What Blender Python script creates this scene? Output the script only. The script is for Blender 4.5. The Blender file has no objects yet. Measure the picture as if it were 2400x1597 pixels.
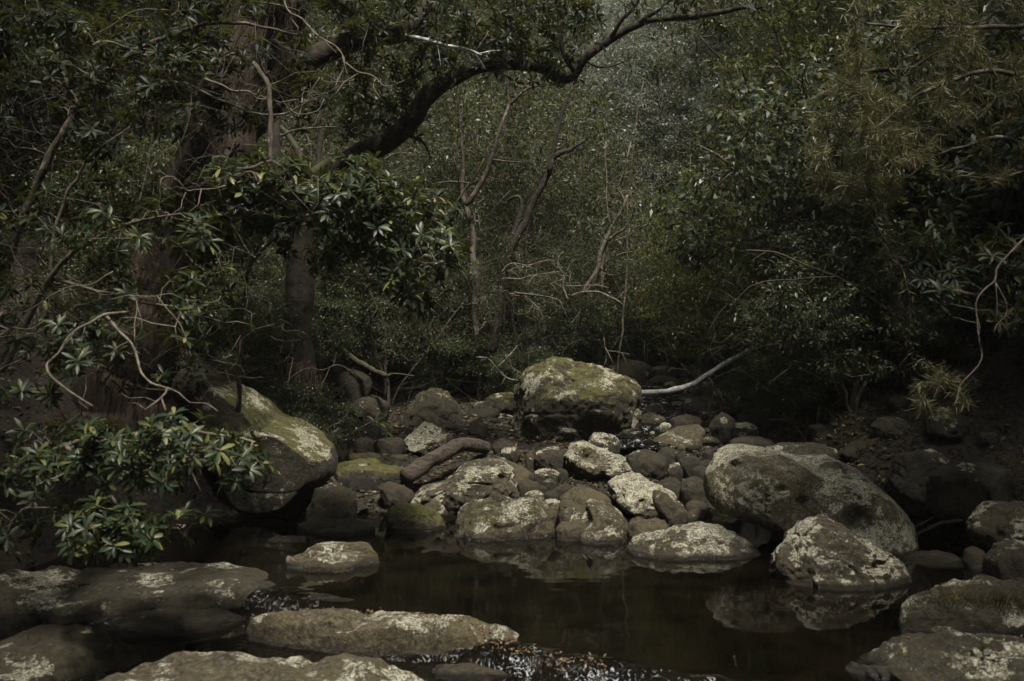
import bpy, bmesh, math, random
import numpy as np
from mathutils import Vector
C = bpy.context.scene.collection
S = bpy.context.scene
rng = np.random.default_rng(7)
random.seed(7)

# ---------------------------------------------------------------- camera, sky, sun, exposure
CAMZ, FPX, HY = 1.6, 2333.0, 780.0
cam = bpy.data.objects.new('camera', bpy.data.cameras.new('camera'))
C.objects.link(cam)
cam.location = (0, 0, CAMZ)
cam.rotation_euler = (math.radians(90), 0, 0)
cam.data.sensor_width = 36; cam.data.lens = 35.0
cam.data.shift_y = -(798.5 - HY) / 2400.0
cam.data.clip_start = 0.05; cam.data.clip_end = 500
cam.data.dof.use_dof = True
cam.data.dof.focus_distance = 9.5
cam.data.dof.aperture_fstop = 2.8
S.camera = cam

SUN_EL, SUN_AZ = math.radians(67), math.radians(160)     # azimuth from +Y towards +X (sun beyond the far end, to the right)
sundir = Vector((math.sin(SUN_AZ) * math.cos(SUN_EL), math.cos(SUN_AZ) * math.cos(SUN_EL), math.sin(SUN_EL)))
W = bpy.data.worlds.new('World'); S.world = W; W.use_nodes = True
nt = W.node_tree; nt.nodes.clear()
sky = nt.nodes.new('ShaderNodeTexSky'); sky.sky_type = 'NISHITA'; sky.sun_disc = False
sky.sun_elevation = SUN_EL; sky.sun_rotation = SUN_AZ
sky.air_density = 1.0; sky.dust_density = 4.0; sky.ozone_density = 1.0
hsv = nt.nodes.new('ShaderNodeHueSaturation'); hsv.inputs['Saturation'].default_value = 0.04
bg = nt.nodes.new('ShaderNodeBackground'); bg.inputs['Strength'].default_value = 0.055
wo = nt.nodes.new('ShaderNodeOutputWorld')
nt.links.new(sky.outputs[0], hsv.inputs['Color']); nt.links.new(hsv.outputs[0], bg.inputs['Color'])
nt.links.new(bg.outputs[0], wo.inputs['Surface'])
sun = bpy.data.lights.new('sun', 'SUN'); sun.energy = 4.7; sun.angle = math.radians(8); sun.color = (1.0, 0.93, 0.80)
so = bpy.data.objects.new('sun', sun); C.objects.link(so)
so.rotation_euler = (-sundir).to_track_quat('-Z', 'Y').to_euler(); so.location = (0, 0, 40)
S.view_settings.view_transform = 'Standard'; S.view_settings.look = 'None'
S.view_settings.exposure = 0.52; S.view_settings.gamma = 1.0
S.cycles.max_bounces = 5; S.cycles.diffuse_bounces = 3; S.cycles.glossy_bounces = 3
S.cycles.transmission_bounces = 3; S.cycles.transparent_max_bounces = 4
S.cycles.caustics_reflective = False; S.cycles.caustics_refractive = False
S.cycles.sample_clamp_indirect = 3.0

# ---------------------------------------------------------------- helpers
def P(px, py, d):
    return np.array([(px - 1200.0) * d / FPX, d, CAMZ - (py - HY) * d / FPX])

def _h(ix, iy, iz, seed):
    n = (ix * 73856093) ^ (iy * 19349663) ^ (iz * 83492791) ^ (seed * 2654435761 % 2147483647)
    n = (n ^ (n >> 13)) * 1274126177
    n = n & 0x7fffffff
    n = (n ^ (n >> 15)) * 1103515245 & 0x7fffffff
    return (n & 0xffffff) / 16777215.0 * 2 - 1
def vn(p, scale=1.0, seed=0):
    q = np.asarray(p, float) * scale + 1000.37
    i = np.floor(q).astype(np.int64); f = q - i; f = f * f * (3 - 2 * f)
    r = 0
    for dx in (0, 1):
        wx = f[:, 0] if dx else 1 - f[:, 0]
        for dy in (0, 1):
            wy = f[:, 1] if dy else 1 - f[:, 1]
            for dz in (0, 1):
                wz = f[:, 2] if dz else 1 - f[:, 2]
                r = r + wx * wy * wz * _h(i[:, 0] + dx, i[:, 1] + dy, i[:, 2] + dz, seed)
    return r
def fbm(p, scale, octv=4, seed=0, gain=0.5):
    a, r = 1.0, 0
    for k in range(octv):
        r = r + a * vn(p, scale * 2.03 ** k, seed + k * 17); a *= gain
    return r
def norm(v):
    return v / np.maximum(np.linalg.norm(v, axis=-1, keepdims=True), 1e-9)
def sstep(a, b, x):
    t = np.clip((x - a) / (b - a), 0, 1); return t * t * (3 - 2 * t)

class MB:
    def __init__(s): s.v = []; s.f = {3: [], 4: []}; s.n = 0
    def add(s, v, *faces):
        v = np.asarray(v, float).reshape(-1, 3)
        for f in faces:
            f = np.asarray(f); 
            if len(f): s.f[f.shape[1]].append(f + s.n)
        s.v.append(v); s.n += len(v)
    def build(s, name, mat, parent=None, origin=None, smooth=True):
        v = np.concatenate(s.v) if s.v else np.zeros((0, 3))
        if origin is not None: v = v - np.asarray(origin)
        me = bpy.data.meshes.new(name)
        fs = [np.concatenate(s.f[k]) for k in (3, 4) if s.f[k]]
        me.vertices.add(len(v)); me.vertices.foreach_set('co', v.astype(np.float32).ravel())
        loops = np.concatenate([f.ravel() for f in fs]).astype(np.int32)
        tot = np.concatenate([np.full(len(f), f.shape[1]) for f in fs]).astype(np.int32)
        me.loops.add(len(loops)); me.loops.foreach_set('vertex_index', loops)
        me.polygons.add(len(tot))
        me.polygons.foreach_set('loop_start', np.concatenate([[0], np.cumsum(tot)[:-1]]).astype(np.int32))
        me.polygons.foreach_set('loop_total', tot)
        if smooth: me.polygons.foreach_set('use_smooth', np.ones(len(tot), bool))
        me.materials.append(mat)
        me.update(calc_edges=True)
        o = bpy.data.objects.new(name, me); C.objects.link(o)
        if origin is not None and parent is None: o.location = origin
        if parent is not None: o.parent = parent
        return o

def tag(o, label, cat, group=None, kind=None):
    if label: o['label'] = label
    if cat: o['category'] = cat
    if group: o['group'] = group
    if kind: o['kind'] = kind
    return o
def empty(name, loc, label, cat, group=None):
    o = bpy.data.objects.new(name, None); C.objects.link(o); o.location = loc; o.empty_display_size = 0.2
    return tag(o, label, cat, group)

def tubes(mb, PT, RD, k=5, rough=0.0, seed=0):
    """PT (N,m,3) centre lines, RD (N,m) radii"""
    N, m, _ = PT.shape
    T = np.empty_like(PT); T[:, 1:-1] = PT[:, 2:] - PT[:, :-2]; T[:, 0] = PT[:, 1] - PT[:, 0]; T[:, -1] = PT[:, -1] - PT[:, -2]
    T = norm(T)
    ch = norm(PT[:, -1] - PT[:, 0])
    ref = np.where(np.abs(ch[:, 2:3]) > 0.8, np.array([[0.9, 0.3, 0.0]]), np.array([[0.1, 0.1, 1.0]]))[:, None, :]
    U = norm(np.cross(T, np.broadcast_to(ref, T.shape))); V = np.cross(T, U)
    a = np.arange(k) / k * 2 * np.pi
    ring = PT[:, :, None, :] + RD[:, :, None, None] * (np.cos(a)[None, None, :, None] * U[:, :, None, :] + np.sin(a)[None, None, :, None] * V[:, :, None, :])
    v = ring.reshape(-1, 3)
    if rough:
        cen = np.repeat(PT.reshape(-1, 3), k, axis=0)
        v = cen + (v - cen) * (1 + rough * fbm(v, 1.0 / max(RD.max(), .004) * 0.7, 3, seed))[:, None]
    idx = np.arange(N * m * k).reshape(N, m, k)
    A = idx[:, :-1, :]; B = idx[:, 1:, :]
    q = np.stack([A, np.roll(A, -1, 2), np.roll(B, -1, 2), B], -1).reshape(-1, 4)
    mb.add(v, q)
    # end caps
    e = idx[:, -1, :]; s = idx[:, 0, :]
    capv = np.concatenate([PT[:, -1] + T[:, -1] * RD[:, -1:] * .6, PT[:, 0] - T[:, 0] * RD[:, :1] * .2])
    base = mb.n; mb.add(capv)
    off = base - N * m * k
    ci = np.arange(N)
    f1 = np.stack([e, np.roll(e, -1, 1), np.broadcast_to((ci + base - off)[:, None], e.shape)], -1).reshape(-1, 3)
    f2 = np.stack([np.roll(s, -1, 1), s, np.broadcast_to((ci + N + base - off)[:, None], s.shape)], -1).reshape(-1, 3)
    mb.f[3].append(f1 + off); mb.f[3].append(f2 + off)

def spline(pts, rad, step=0.06, jit=0.0, seed=0):
    pts = np.asarray(pts, float); rad = np.asarray(rad, float)
    if len(pts) < 3:
        pts = np.vstack([pts[0], (pts[0] + pts[-1]) / 2, pts[-1]]); rad = np.array([rad[0], (rad[0] + rad[-1]) / 2, rad[-1]])
    Q = np.vstack([2 * pts[0] - pts[1], pts, 2 * pts[-1] - pts[-2]])
    out, ro = [], []
    for i in range(len(pts) - 1):
        a, b, c, d = Q[i], Q[i + 1], Q[i + 2], Q[i + 3]
        n = max(2, int(np.linalg.norm(c - b) / step))
        t = np.arange(n)[:, None] / n
        out.append(0.5 * (2 * b + (c - a) * t + (2 * a - 5 * b + 4 * c - d) * t ** 2 + (-a + 3 * b - 3 * c + d) * t ** 3))
        ro.append(rad[i] + (rad[i + 1] - rad[i]) * t[:, 0])
    out.append(pts[-1:]); ro.append(rad[-1:])
    o = np.vstack(out); r = np.concatenate(ro)
    if jit:
        j = np.stack([vn(o, 3.0, seed + k) + .6 * vn(o, 9.0, seed + 9 + k) for k in range(3)], 1) * jit
        o = o + j
    return o, r
def limb(mb, pts, rad, k=8, step=0.06, jit=0.0, rough=0.12, seed=0):
    o, r = spline(pts, rad, step, jit, seed)
    tubes(mb, o[None], r[None], k, rough, seed)
    return o, r

def leaves_far(mb, pos, d, n, L, Wd):
    s = np.cross(d, n)
    L = L[:, None]; Wd = Wd[:, None]
    a = pos; t = pos + d * L - n * L * .12
    m1 = pos + d * L * .45 + s * Wd + n * Wd * .35; m2 = pos + d * L * .45 - s * Wd + n * Wd * .35
    N = len(pos)
    v = np.stack([a, m1, t, m2], 1).reshape(-1, 3)
    i = np.arange(N) * 4
    mb.add(v, np.stack([i, i + 1, i + 2, i + 3], 1))
def leaves_near(mb, pos, d, n, L, Wd, droop=.25):
    s = np.cross(d, n); N = len(pos)
    L = L[:, None]; Wd = Wd[:, None]
    def at(t, w, up):
        c = pos + d * L * t - n * (L * droop * t * t)
        return c + s * Wd * w + n * Wd * up
    v = np.stack([at(0, 0, 0), at(.28, .62, .22), at(.28, 0, 0), at(.28, -.62, .22), at(.66, 1, .3), at(.66, 0, 0), at(.66, -1, .3),
                  at(.9, .5, .12), at(.9, -.5, .12), at(1.0, 0, 0)], 1).reshape(-1, 3)
    i = (np.arange(N) * 10)[:, None]
    t3 = np.concatenate([i + np.array([0, 1, 2]), i + np.array([0, 2, 3]), i + np.array([5, 8, 6]), i + np.array([5, 4, 7]), i + np.array([5, 7, 9]), i + np.array([5, 9, 8])])
    q4 = np.concatenate([i + np.array([1, 4, 5, 2]), i + np.array([2, 5, 6, 3])])
    mb.add(v, t3, q4)
def randdir(N, up=0.0):
    v = rng.normal(size=(N, 3)); v[:, 2] += up
    return norm(v)
def perp(d, hint):
    n = hint - d * np.sum(d * hint, 1, keepdims=True)
    return norm(n)

# ---------------------------------------------------------------- materials
def newmat(name):
    m = bpy.data.materials.new(name); m.use_nodes = True
    t = m.node_tree; t.nodes.clear()
    out = t.nodes.new('ShaderNodeOutputMaterial')
    return m, t, out
def nd(t, typ, **kw):
    n = t.nodes.new(typ)
    for k, v in kw.items():
        if k in n.inputs: n.inputs[k].default_value = v
        else: setattr(n, k, v)
    return n
def mth(t, op, a, b=None, c=None, clamp=False):
    n = t.nodes.new('ShaderNodeMath'); n.operation = op; n.use_clamp = clamp
    for i, x in enumerate((a, b, c)):
        if x is None: continue
        if isinstance(x, (int, float)): n.inputs[i].default_value = x
        else: t.links.new(x, n.inputs[i])
    return n.outputs[0]
def rng_(t, x, a, b, c=0.0, d=1.0, smooth=True):
    n = t.nodes.new('ShaderNodeMapRange'); n.interpolation_type = 'SMOOTHSTEP' if smooth else 'LINEAR'
    for i, y in zip((0, 1, 2, 3, 4), (x, a, b, c, d)):
        if isinstance(y, (int, float)): n.inputs[i].default_value = y
        else: t.links.new(y, n.inputs[i])
    return n.outputs[0]
def mixc(t, f, a, b):
    n = t.nodes.new('ShaderNodeMix'); n.data_type = 'RGBA'
    for i, x in ((0, f), (6, a), (7, b)):
        if isinstance(x, (int, float)): n.inputs[i].default_value = x
        elif isinstance(x, tuple): n.inputs[i].default_value = (*x, 1)
        else: t.links.new(x, n.inputs[i])
    return n.outputs[2]
def noise(t, vec, scale, detail=4, rough=.55, dist=0.0):
    n = nd(t, 'ShaderNodeTexNoise', Scale=scale, Detail=detail, Roughness=rough, Distortion=dist)
    t.links.new(vec, n.inputs['Vector']); return n.outputs[0]
def mapping(t, vec, scale=(1, 1, 1), loc=(0, 0, 0)):
    n = t.nodes.new('ShaderNodeMapping'); n.inputs['Scale'].default_value = scale; n.inputs['Location'].default_value = loc
    t.links.new(vec, n.inputs['Vector']); return n.outputs[0]
def bump(t, h, strength, dist=0.02, normal=None):
    n = nd(t, 'ShaderNodeBump', Strength=strength, Distance=dist); t.links.new(h, n.inputs['Height'])
    if normal is not None: t.links.new(normal, n.inputs['Normal'])
    return n.outputs[0]
def hexrgb(*c): return c

def leaf_mat(name, cols, rough=.36, trans=.28, spec=.5, clump=1.2):
    """cols: list of (pos, rgb)"""
    m, t, out = newmat(name)
    g = t.nodes.new('ShaderNodeNewGeometry')
    r = t.nodes.new('ShaderNodeValToRGB')
    el = r.color_ramp.elements
    while len(el) > 1: el.remove(el[-1])
    el[0].position = cols[0][0]; el[0].color = (*cols[0][1], 1)
    for p_, c_ in cols[1:]:
        e = el.new(p_); e.color = (*c_, 1)
    t.links.new(g.outputs['Random Per Island'], r.inputs[0])
    b = nd(t, 'ShaderNodeBsdfPrincipled', Roughness=rough, IOR=1.45)
    b.inputs['Specular IOR Level'].default_value = spec
    # back of the leaf is paler and duller
    pale = mixc(t, 0.25, r.outputs[0], (0.09, 0.10, 0.07))
    col = mixc(t, g.outputs['Backfacing'], r.outputs[0], pale)
    t.links.new(col, b.inputs['Base Color'])
    rr = rng_(t, g.outputs['Backfacing'], 0, 1, rough, .6); t.links.new(rr, b.inputs['Roughness'])
    tr = t.nodes.new('ShaderNodeBsdfTranslucent')
    tc = mixc(t, 0.5, r.outputs[0], (0.16, 0.17, 0.02)); t.links.new(tc, tr.inputs[0])
    mx = nd(t, 'ShaderNodeMixShader'); mx.inputs[0].default_value = trans
    t.links.new(b.outputs[0], mx.inputs[1]); t.links.new(tr.outputs[0], mx.inputs[2])
    t.links.new(mx.outputs[0], out.inputs[0])
    return m

def rock_mat():
    m, t, out = newmat('creek_rock')
    tc = t.nodes.new('ShaderNodeTexCoord'); geo = t.nodes.new('ShaderNodeNewGeometry')
    oi = t.nodes.new('ShaderNodeObjectInfo')
    vec = t.nodes.new('ShaderNodeVectorMath'); vec.operation = 'ADD'
    sc = t.nodes.new('ShaderNodeVectorMath'); sc.operation = 'SCALE'; sc.inputs[0].default_value = (37.0, 91.0, 53.0)
    t.links.new(oi.outputs['Random'], sc.inputs['Scale'])
    t.links.new(tc.outputs['Object'], vec.inputs[0]); t.links.new(sc.outputs[0], vec.inputs[1])
    v = vec.outputs[0]
    def att(n):
        a = t.nodes.new('ShaderNodeAttribute'); a.attribute_type = 'OBJECT'; a.attribute_name = n; return a.outputs['Fac']
    lich, moss, tone, wl = att('lichen'), att('moss'), att('tone'), att('water_line')
    nz = t.nodes.new('ShaderNodeSeparateXYZ'); t.links.new(geo.outputs['Normal'], nz.inputs[0]); up = nz.outputs[2]
    wp = t.nodes.new('ShaderNodeSeparateXYZ'); t.links.new(geo.outputs['Position'], wp.inputs[0]); z = mth(t, 'SUBTRACT', wp.outputs[2], wl)
    n1 = noise(t, v, 3.2, 6, .62); n2 = noise(t, v, 17, 8, .72); n3 = noise(t, v, 75, 6, .78)
    nf = noise(t, v, 170, 3, .7)
    base = mixc(t, rng_(t, n2, .35, .68), (0.016, 0.0125, 0.006), (0.072, 0.060, 0.032))
    base = mixc(t, rng_(t, n1, .42, .64), base, (0.050, 0.040, 0.018))
    base = mixc(t, rng_(t, n3, .55, .75), base, (0.13, 0.115, 0.075))
    nm = noise(t, v, 34, 7, .8)
    base = mixc(t, mth(t, 'MULTIPLY', rng_(t, nm, .50, .56), mth(t, 'MULTIPLY', lich, .75)), base, (0.12, 0.105, 0.065))
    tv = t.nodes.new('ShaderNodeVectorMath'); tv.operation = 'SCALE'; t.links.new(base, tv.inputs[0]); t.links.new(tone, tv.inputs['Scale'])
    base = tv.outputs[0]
    # moss
    mn = noise(t, v, 6.5, 6, .68)
    mm = mth(t, 'ADD', mth(t, 'MULTIPLY', rng_(t, up, .1, .95), .42), mn)
    thr = mth(t, 'SUBTRACT', 1.22, mth(t, 'MULTIPLY', moss, .62))
    mm = mth(t, 'ADD', mm, mth(t, 'MULTIPLY', mth(t, 'SUBTRACT', n3, .5), .35))
    mmask = rng_(t, mm, thr, mth(t, 'ADD', thr, .09))
    mcol = mixc(t, rng_(t, n2, .38, .62), (0.026, 0.024, 0.006), (0.085, 0.082, 0.016))
    mcol = mixc(t, rng_(t, n3, .5, .7), mcol, (0.15, 0.145, 0.03))
    col = mixc(t, mmask, base, mcol)
    # lichen: crusty patches with ragged rims, plus round spots
    ln = mth(t, 'ADD', mth(t, 'MULTIPLY', noise(t, v, 6.5, 6, .62), .58), mth(t, 'MULTIPLY', noise(t, v, 27, 7, .78), .42)); ln2 = noise(t, v, 2.6, 3, .5)
    lm = mth(t, 'ADD', mth(t, 'ADD', mth(t, 'SUBTRACT', ln, mth(t, 'MULTIPLY', mmask, .07)), mth(t, 'MULTIPLY', mth(t, 'SUBTRACT', ln2, .5), .7)), mth(t, 'MULTIPLY', rng_(t, up, -.45, .85), .24))
    lthr = mth(t, 'SUBTRACT', .93, mth(t, 'MULTIPLY', lich, .31))
    lmask = rng_(t, lm, lthr, mth(t, 'ADD', lthr, .035))
    speck = rng_(t, mth(t, 'ADD', n3, mth(t, 'MULTIPLY', mth(t, 'SUBTRACT', noise(t, v, 4.2, 4, .6), .5), .9)), mth(t, 'SUBTRACT', .82, mth(t, 'MULTIPLY', lich, .24)), mth(t, 'SUBTRACT', .855, mth(t, 'MULTIPLY', lich, .24)))
    lmask = mth(t, 'MAXIMUM', lmask, mth(t, 'MULTIPLY', speck, .5))
    vo = nd(t, 'ShaderNodeTexVoronoi', Scale=6.0); t.links.new(v, vo.inputs['Vector'])
    vd = mth(t, 'ADD', vo.outputs['Distance'], mth(t, 'MULTIPLY', mth(t, 'SUBTRACT', n2, .5), .5))
    vs = t.nodes.new('ShaderNodeSeparateColor'); t.links.new(vo.outputs['Color'], vs.inputs[0])
    spot = mth(t, 'MULTIPLY', rng_(t, vd, .24, .28, 1, 0), rng_(t, vs.outputs[0], mth(t, 'SUBTRACT', 1.0, mth(t, 'MULTIPLY', lich, .4)), 1.0))
    spot = rng_(t, spot, .02, .2)
    lmask = mth(t, 'MAXIMUM', lmask, mth(t, 'MULTIPLY', spot, .8))
    dry = rng_(t, mth(t, 'ADD', z, mth(t, 'MULTIPLY', n2, .03)), .03, .07); 
    aff = mth(t, 'MULTIPLY', lmask, dry)
    aff = mth(t, 'MULTIPLY', aff, rng_(t, n3, .40, .50))
    aff = mth(t, 'MULTIPLY', aff, rng_(t, lich, .02, .15))
    lcol = mixc(t, rng_(t, n2, .38, .62), (0.15, 0.14, 0.07), (0.46, 0.44, 0.34))
    lcol = mixc(t, rng_(t, n3, .45, .7), lcol, (0.62, 0.61, 0.53))
    col = mixc(t, aff, col, lcol)
    # wet skirt at the water line
    wet = rng_(t, mth(t, 'ADD', z, mth(t, 'MULTIPLY', n2, .04)), .035, .075, 1, 0)
    wc = t.nodes.new('ShaderNodeVectorMath'); wc.operation = 'SCALE'; t.links.new(col, wc.inputs[0]); t.links.new(rng_(t, wet, 0, 1, 1, .38), wc.inputs['Scale'])
    b = nd(t, 'ShaderNodeBsdfPrincipled', Roughness=.85)
    t.links.new(wc.outputs[0], b.inputs['Base Color'])
    t.links.new(rng_(t, wet, 0, 1, .82, .22), b.inputs['Roughness'])
    h = mth(t, 'ADD', mth(t, 'MULTIPLY', n2, .6), mth(t, 'ADD', mth(t, 'MULTIPLY', n3, .3), mth(t, 'MULTIPLY', nf, .12)))
    h = mth(t, 'ADD', h, mth(t, 'MULTIPLY', aff, .10)); h = mth(t, 'ADD', h, mth(t, 'MULTIPLY', mmask, .45))
    t.links.new(bump(t, h, 1.0, .045), b.inputs['Normal'])
    t.links.new(b.outputs[0], out.inputs[0])
    return m

def bark_mat(name, c1, c2, c3=None, scale=(1, 1, .25), k=14, bs=.8, spots=.6, moss=0.0):
    m, t, out = newmat(name)
    tc = t.nodes.new('ShaderNodeTexCoord'); geo = t.nodes.new('ShaderNodeNewGeometry')
    v = mapping(t, geo.outputs['Position'], scale)
    a = noise(t, v, k, 6, .65); b_ = noise(t, v, k * 3.2, 5, .7); w = noise(t, geo.outputs['Position'], 7, 5, .6)
    col = mixc(t, rng_(t, a, .35, .65), c1, c2)
    if c3: col = mixc(t, rng_(t, w, spots, spots + .08), col, c3)
    if moss:
        nz = t.nodes.new('ShaderNodeSeparateXYZ'); t.links.new(geo.outputs['Normal'], nz.inputs[0])
        mk = rng_(t, mth(t, 'ADD', w, mth(t, 'MULTIPLY', nz.outputs[2], .35)), .95 - moss * .5, 1.05 - moss * .5)
        col = mixc(t, mk, col, (0.045, 0.048, 0.01))
    b = nd(t, 'ShaderNodeBsdfPrincipled', Roughness=.85); t.links.new(col, b.inputs['Base Color'])
    h = mth(t, 'ADD', a, mth(t, 'MULTIPLY', b_, .5))
    t.links.new(bump(t, h, bs, .02), b.inputs['Normal']); t.links.new(b.outputs[0], out.inputs[0])
    return m

def soil_mat():
    m, t, out = newmat('forest_soil')
    geo = t.nodes.new('ShaderNodeNewGeometry'); v = geo.outputs['Position']
    a = noise(t, v, 1.3, 6, .6); b_ = noise(t, v, 14, 8, .75); vo = nd(t, 'ShaderNodeTexVoronoi', Scale=22.0); t.links.new(v, vo.inputs['Vector'])
    col = mixc(t, rng_(t, b_, .35, .65), (0.008, 0.006, 0.004), (0.024, 0.017, 0.010))
    col = mixc(t, rng_(t, vo.outputs['Distance'], .1, .4, .5, 0), col, (0.055, 0.038, 0.022))
    col = mixc(t, rng_(t, a, .55, .7, 0, .6), col, (0.03, 0.03, 0.009))
    b = nd(t, 'ShaderNodeBsdfPrincipled', Roughness=.9); t.links.new(col, b.inputs['Base Color'])
    h = mth(t, 'ADD', b_, mth(t, 'MULTIPLY', vo.outputs['Distance'], .5))
    t.links.new(bump(t, h, 1.0, .04), b.inputs['Normal']); t.links.new(b.outputs[0], out.inputs[0])
    return m

def water_mat(name, rip, foam=0.0):
    m, t, out = newmat(name)
    geo = t.nodes.new('ShaderNodeNewGeometry'); v = geo.outputs['Position']
    w1 = noise(t, mapping(t, v, (1, 2.2, 1)), 5, 3, .5, .4); w2 = noise(t, mapping(t, v, (1, 1.8, 1)), 26, 3, .55)
    bed = noise(t, v, 3.0, 6, .65)
    col = mixc(t, rng_(t, bed, .35, .7), (0.0015, 0.0011, 0.0007), (0.006, 0.0045, 0.0026))
    b = nd(t, 'ShaderNodeBsdfPrincipled', Roughness=.03, IOR=1.33)
    h = mth(t, 'ADD', w1, mth(t, 'MULTIPLY', w2, .22))
    if foam:
        f = noise(t, mapping(t, v, (1, .45, 1)), 30, 4, .55, 1.5); f2 = noise(t, v, 5, 3, .5)
        fm = rng_(t, mth(t, 'ADD', f, mth(t, 'MULTIPLY', mth(t, 'SUBTRACT', f2, .5), .5)), 1 - foam, 1.12 - foam)
        sx_ = t.nodes.new('ShaderNodeSeparateXYZ'); t.links.new(v, sx_.inputs[0]); fm = mth(t, 'MULTIPLY', fm, rng_(t, sx_.outputs[0], -.7, .1, .3, 1))
        col = mixc(t, fm, col, (0.32, 0.345, 0.37)); t.links.new(rng_(t, fm, 0, 1, .06, .5), b.inputs['Roughness'])
        h = mth(t, 'ADD', h, mth(t, 'MULTIPLY', f, .9))
    t.links.new(col, b.inputs['Base Color'])
    t.links.new(bump(t, h, rip, .02), b.inputs['Normal']); t.links.new(b.outputs[0], out.inputs[0])
    return m

ROCK = rock_mat(); SOIL = soil_mat()
WATER = water_mat('pool_water', .018); RIFFLE = water_mat('riffle_water', .9, .41)
BARK_RED = bark_mat('fibrous_bark', (0.016, 0.011, 0.007), (0.075, 0.05, 0.034), (0.14, 0.11, 0.08), (1, 1, .14), 34, 1.0, .62)
BARK_DARK = bark_mat('mossy_dark_bark', (0.012, 0.009, 0.006), (0.045, 0.033, 0.022), (0.10, 0.085, 0.06), (1, 1, 1), 16, .9, .70, .55)
BARK_GREY = bark_mat('grey_bark', (0.035, 0.029, 0.02), (0.12, 0.10, 0.075), (0.24, 0.22, 0.18), (1, 1, .5), 18, .6, .58)
BARK_PALE = bark_mat('pale_twig_bark', (0.075, 0.062, 0.043), (0.19, 0.168, 0.13), (0.05, 0.04, 0.028), (1, 1, 1), 20, .4, .60)
BARK_WHITE = bark_mat('bleached_wood', (0.30, 0.30, 0.29), (0.60, 0.61, 0.60), (0.16, 0.15, 0.13), (1, 1, 1), 15, .4, .62)
BARK_LOG = bark_mat('weathered_log', (0.018, 0.014, 0.010), (0.085, 0.066, 0.048), (0.20, 0.14, 0.09), (.3, 1, 1), 34, 1.2, .66)
STRAW = bark_mat('dry_fibre', (0.045, 0.03, 0.018), (0.11, 0.08, 0.05))
LF_GUM = leaf_mat('glossy_broad_leaf', [(0, (0.011, 0.023, 0.011)), (.5, (0.025, 0.043, 0.020)), (.85, (0.052, 0.070, 0.027)), (.95, (0.13, 0.14, 0.04)), (1, (0.20, 0.20, 0.07))], .42, .22, .42)
LF_DARK = leaf_mat('dark_leaf', [(0, (0.009, 0.018, 0.011)), (.6, (0.017, 0.031, 0.018)), (.9, (0.038, 0.046, 0.018)), (1, (0.08, 0.065, 0.02))], .46, .22, .3)
LF_FINE = leaf_mat('fine_leaf', [(0, (0.022, 0.036, 0.022)), (.5, (0.048, 0.066, 0.040)), (.85, (0.10, 0.115, 0.065)), (1, (0.15, 0.14, 0.07))], .42, .38, .5)
LF_GLOSS = leaf_mat('glossy_dark_leaf', [(0, (0.018, 0.034, 0.022)), (.6, (0.036, 0.058, 0.034)), (.9, (0.075, 0.085, 0.035)), (1, (0.13, 0.11, 0.04))], .42, .26, .5)
LF_BUSH = leaf_mat('bush_leaf', [(0, (0.014, 0.028, 0.016)), (.5, (0.032, 0.052, 0.026)), (.85, (0.07, 0.09, 0.04)), (1, (0.14, 0.14, 0.05))], .42, .35, .5)
LF_TEAL = leaf_mat('blue_green_leaf', [(0, (0.09, 0.12, 0.105)), (.6, (0.21, 0.25, 0.22)), (1, (0.45, 0.46, 0.42))], .40, .42, .6)  # leaf tones raised so the far gap looks brightly lit
LF_YEL = leaf_mat('yellow_green_leaf', [(0, (0.035, 0.048, 0.01)), (.5, (0.085, 0.10, 0.018)), (1, (0.17, 0.18, 0.05))], .40, .38, .5)
LF_BROWN = leaf_mat('fallen_leaf', [(0, (0.05, 0.028, 0.014)), (.5, (0.11, 0.07, 0.035)), (.9, (0.15, 0.11, 0.06)), (.97, (0.28, 0.21, 0.05)), (1, (0.20, 0.09, 0.03))], .5, .1, .4)
LF_NEEDLE = leaf_mat('needle_foliage', [(0, (0.06, 0.065, 0.035)), (.6, (0.13, 0.13, 0.06)), (1, (0.24, 0.21, 0.11))], .5, .3, .4)
LF_GRASS = leaf_mat('grass_blade', [(0, (0.03, 0.028, 0.01)), (.7, (0.08, 0.065, 0.025)), (1, (0.16, 0.12, 0.05))], .5, .3, .4)

# ---------------------------------------------------------------- ground
def H(x, y):
    x = np.asarray(x, float); y = np.asarray(y, float)
    bed = np.interp(y, [0, 4.2, 4.9, 8.0, 8.6, 9.5, 10.5, 13, 16, 20, 24, 34, 60, 120], [-.5, -.5, -.42, -.42, -.06, .16, .32, .70, .92, 1.2, 1.7, 4.6, 13.5, 30])
    cx = np.interp(y, [0, 9, 13, 20, 40], [0, 0, .9, 1.6, 3.0])
    lw = np.interp(y, [0, 5, 8.5, 10, 12, 16, 30], [3.4, 3.2, 2.5, 2.3, 2.6, 3.0, 3.5])
    rw = np.interp(y, [0, 5, 7, 9, 12, 16, 30], [2.1, 2.3, 3.0, 2.3, 1.9, 2.4, 3.5])
    l = -(x - cx) - lw; r = (x - cx) - rw
    lb = np.where(l > 0, 1.15 * sstep(0, 1.0, l) + .42 * np.maximum(l - .8, 0), 0)
    rb = np.where(r > 0, .62 * r * sstep(0, .8, r) + .15 * np.maximum(r - 2, 0), 0)
    q = np.stack([x.ravel(), y.ravel(), 0 * x.ravel()], 1)
    n = (.10 * vn(q, .9, 3) + .06 * vn(q, 2.7, 4) + .03 * vn(q, 8, 5)).reshape(x.shape)
    far = (1.2 * vn(q, .09, 8)).reshape(x.shape) * sstep(25, 40, y)
    return bed + lb + rb + n * (.6 + np.clip(lb + rb, 0, 1.2)) + far
def h1(x, y): return float(H(np.array([x]), np.array([y]))[0])

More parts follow.
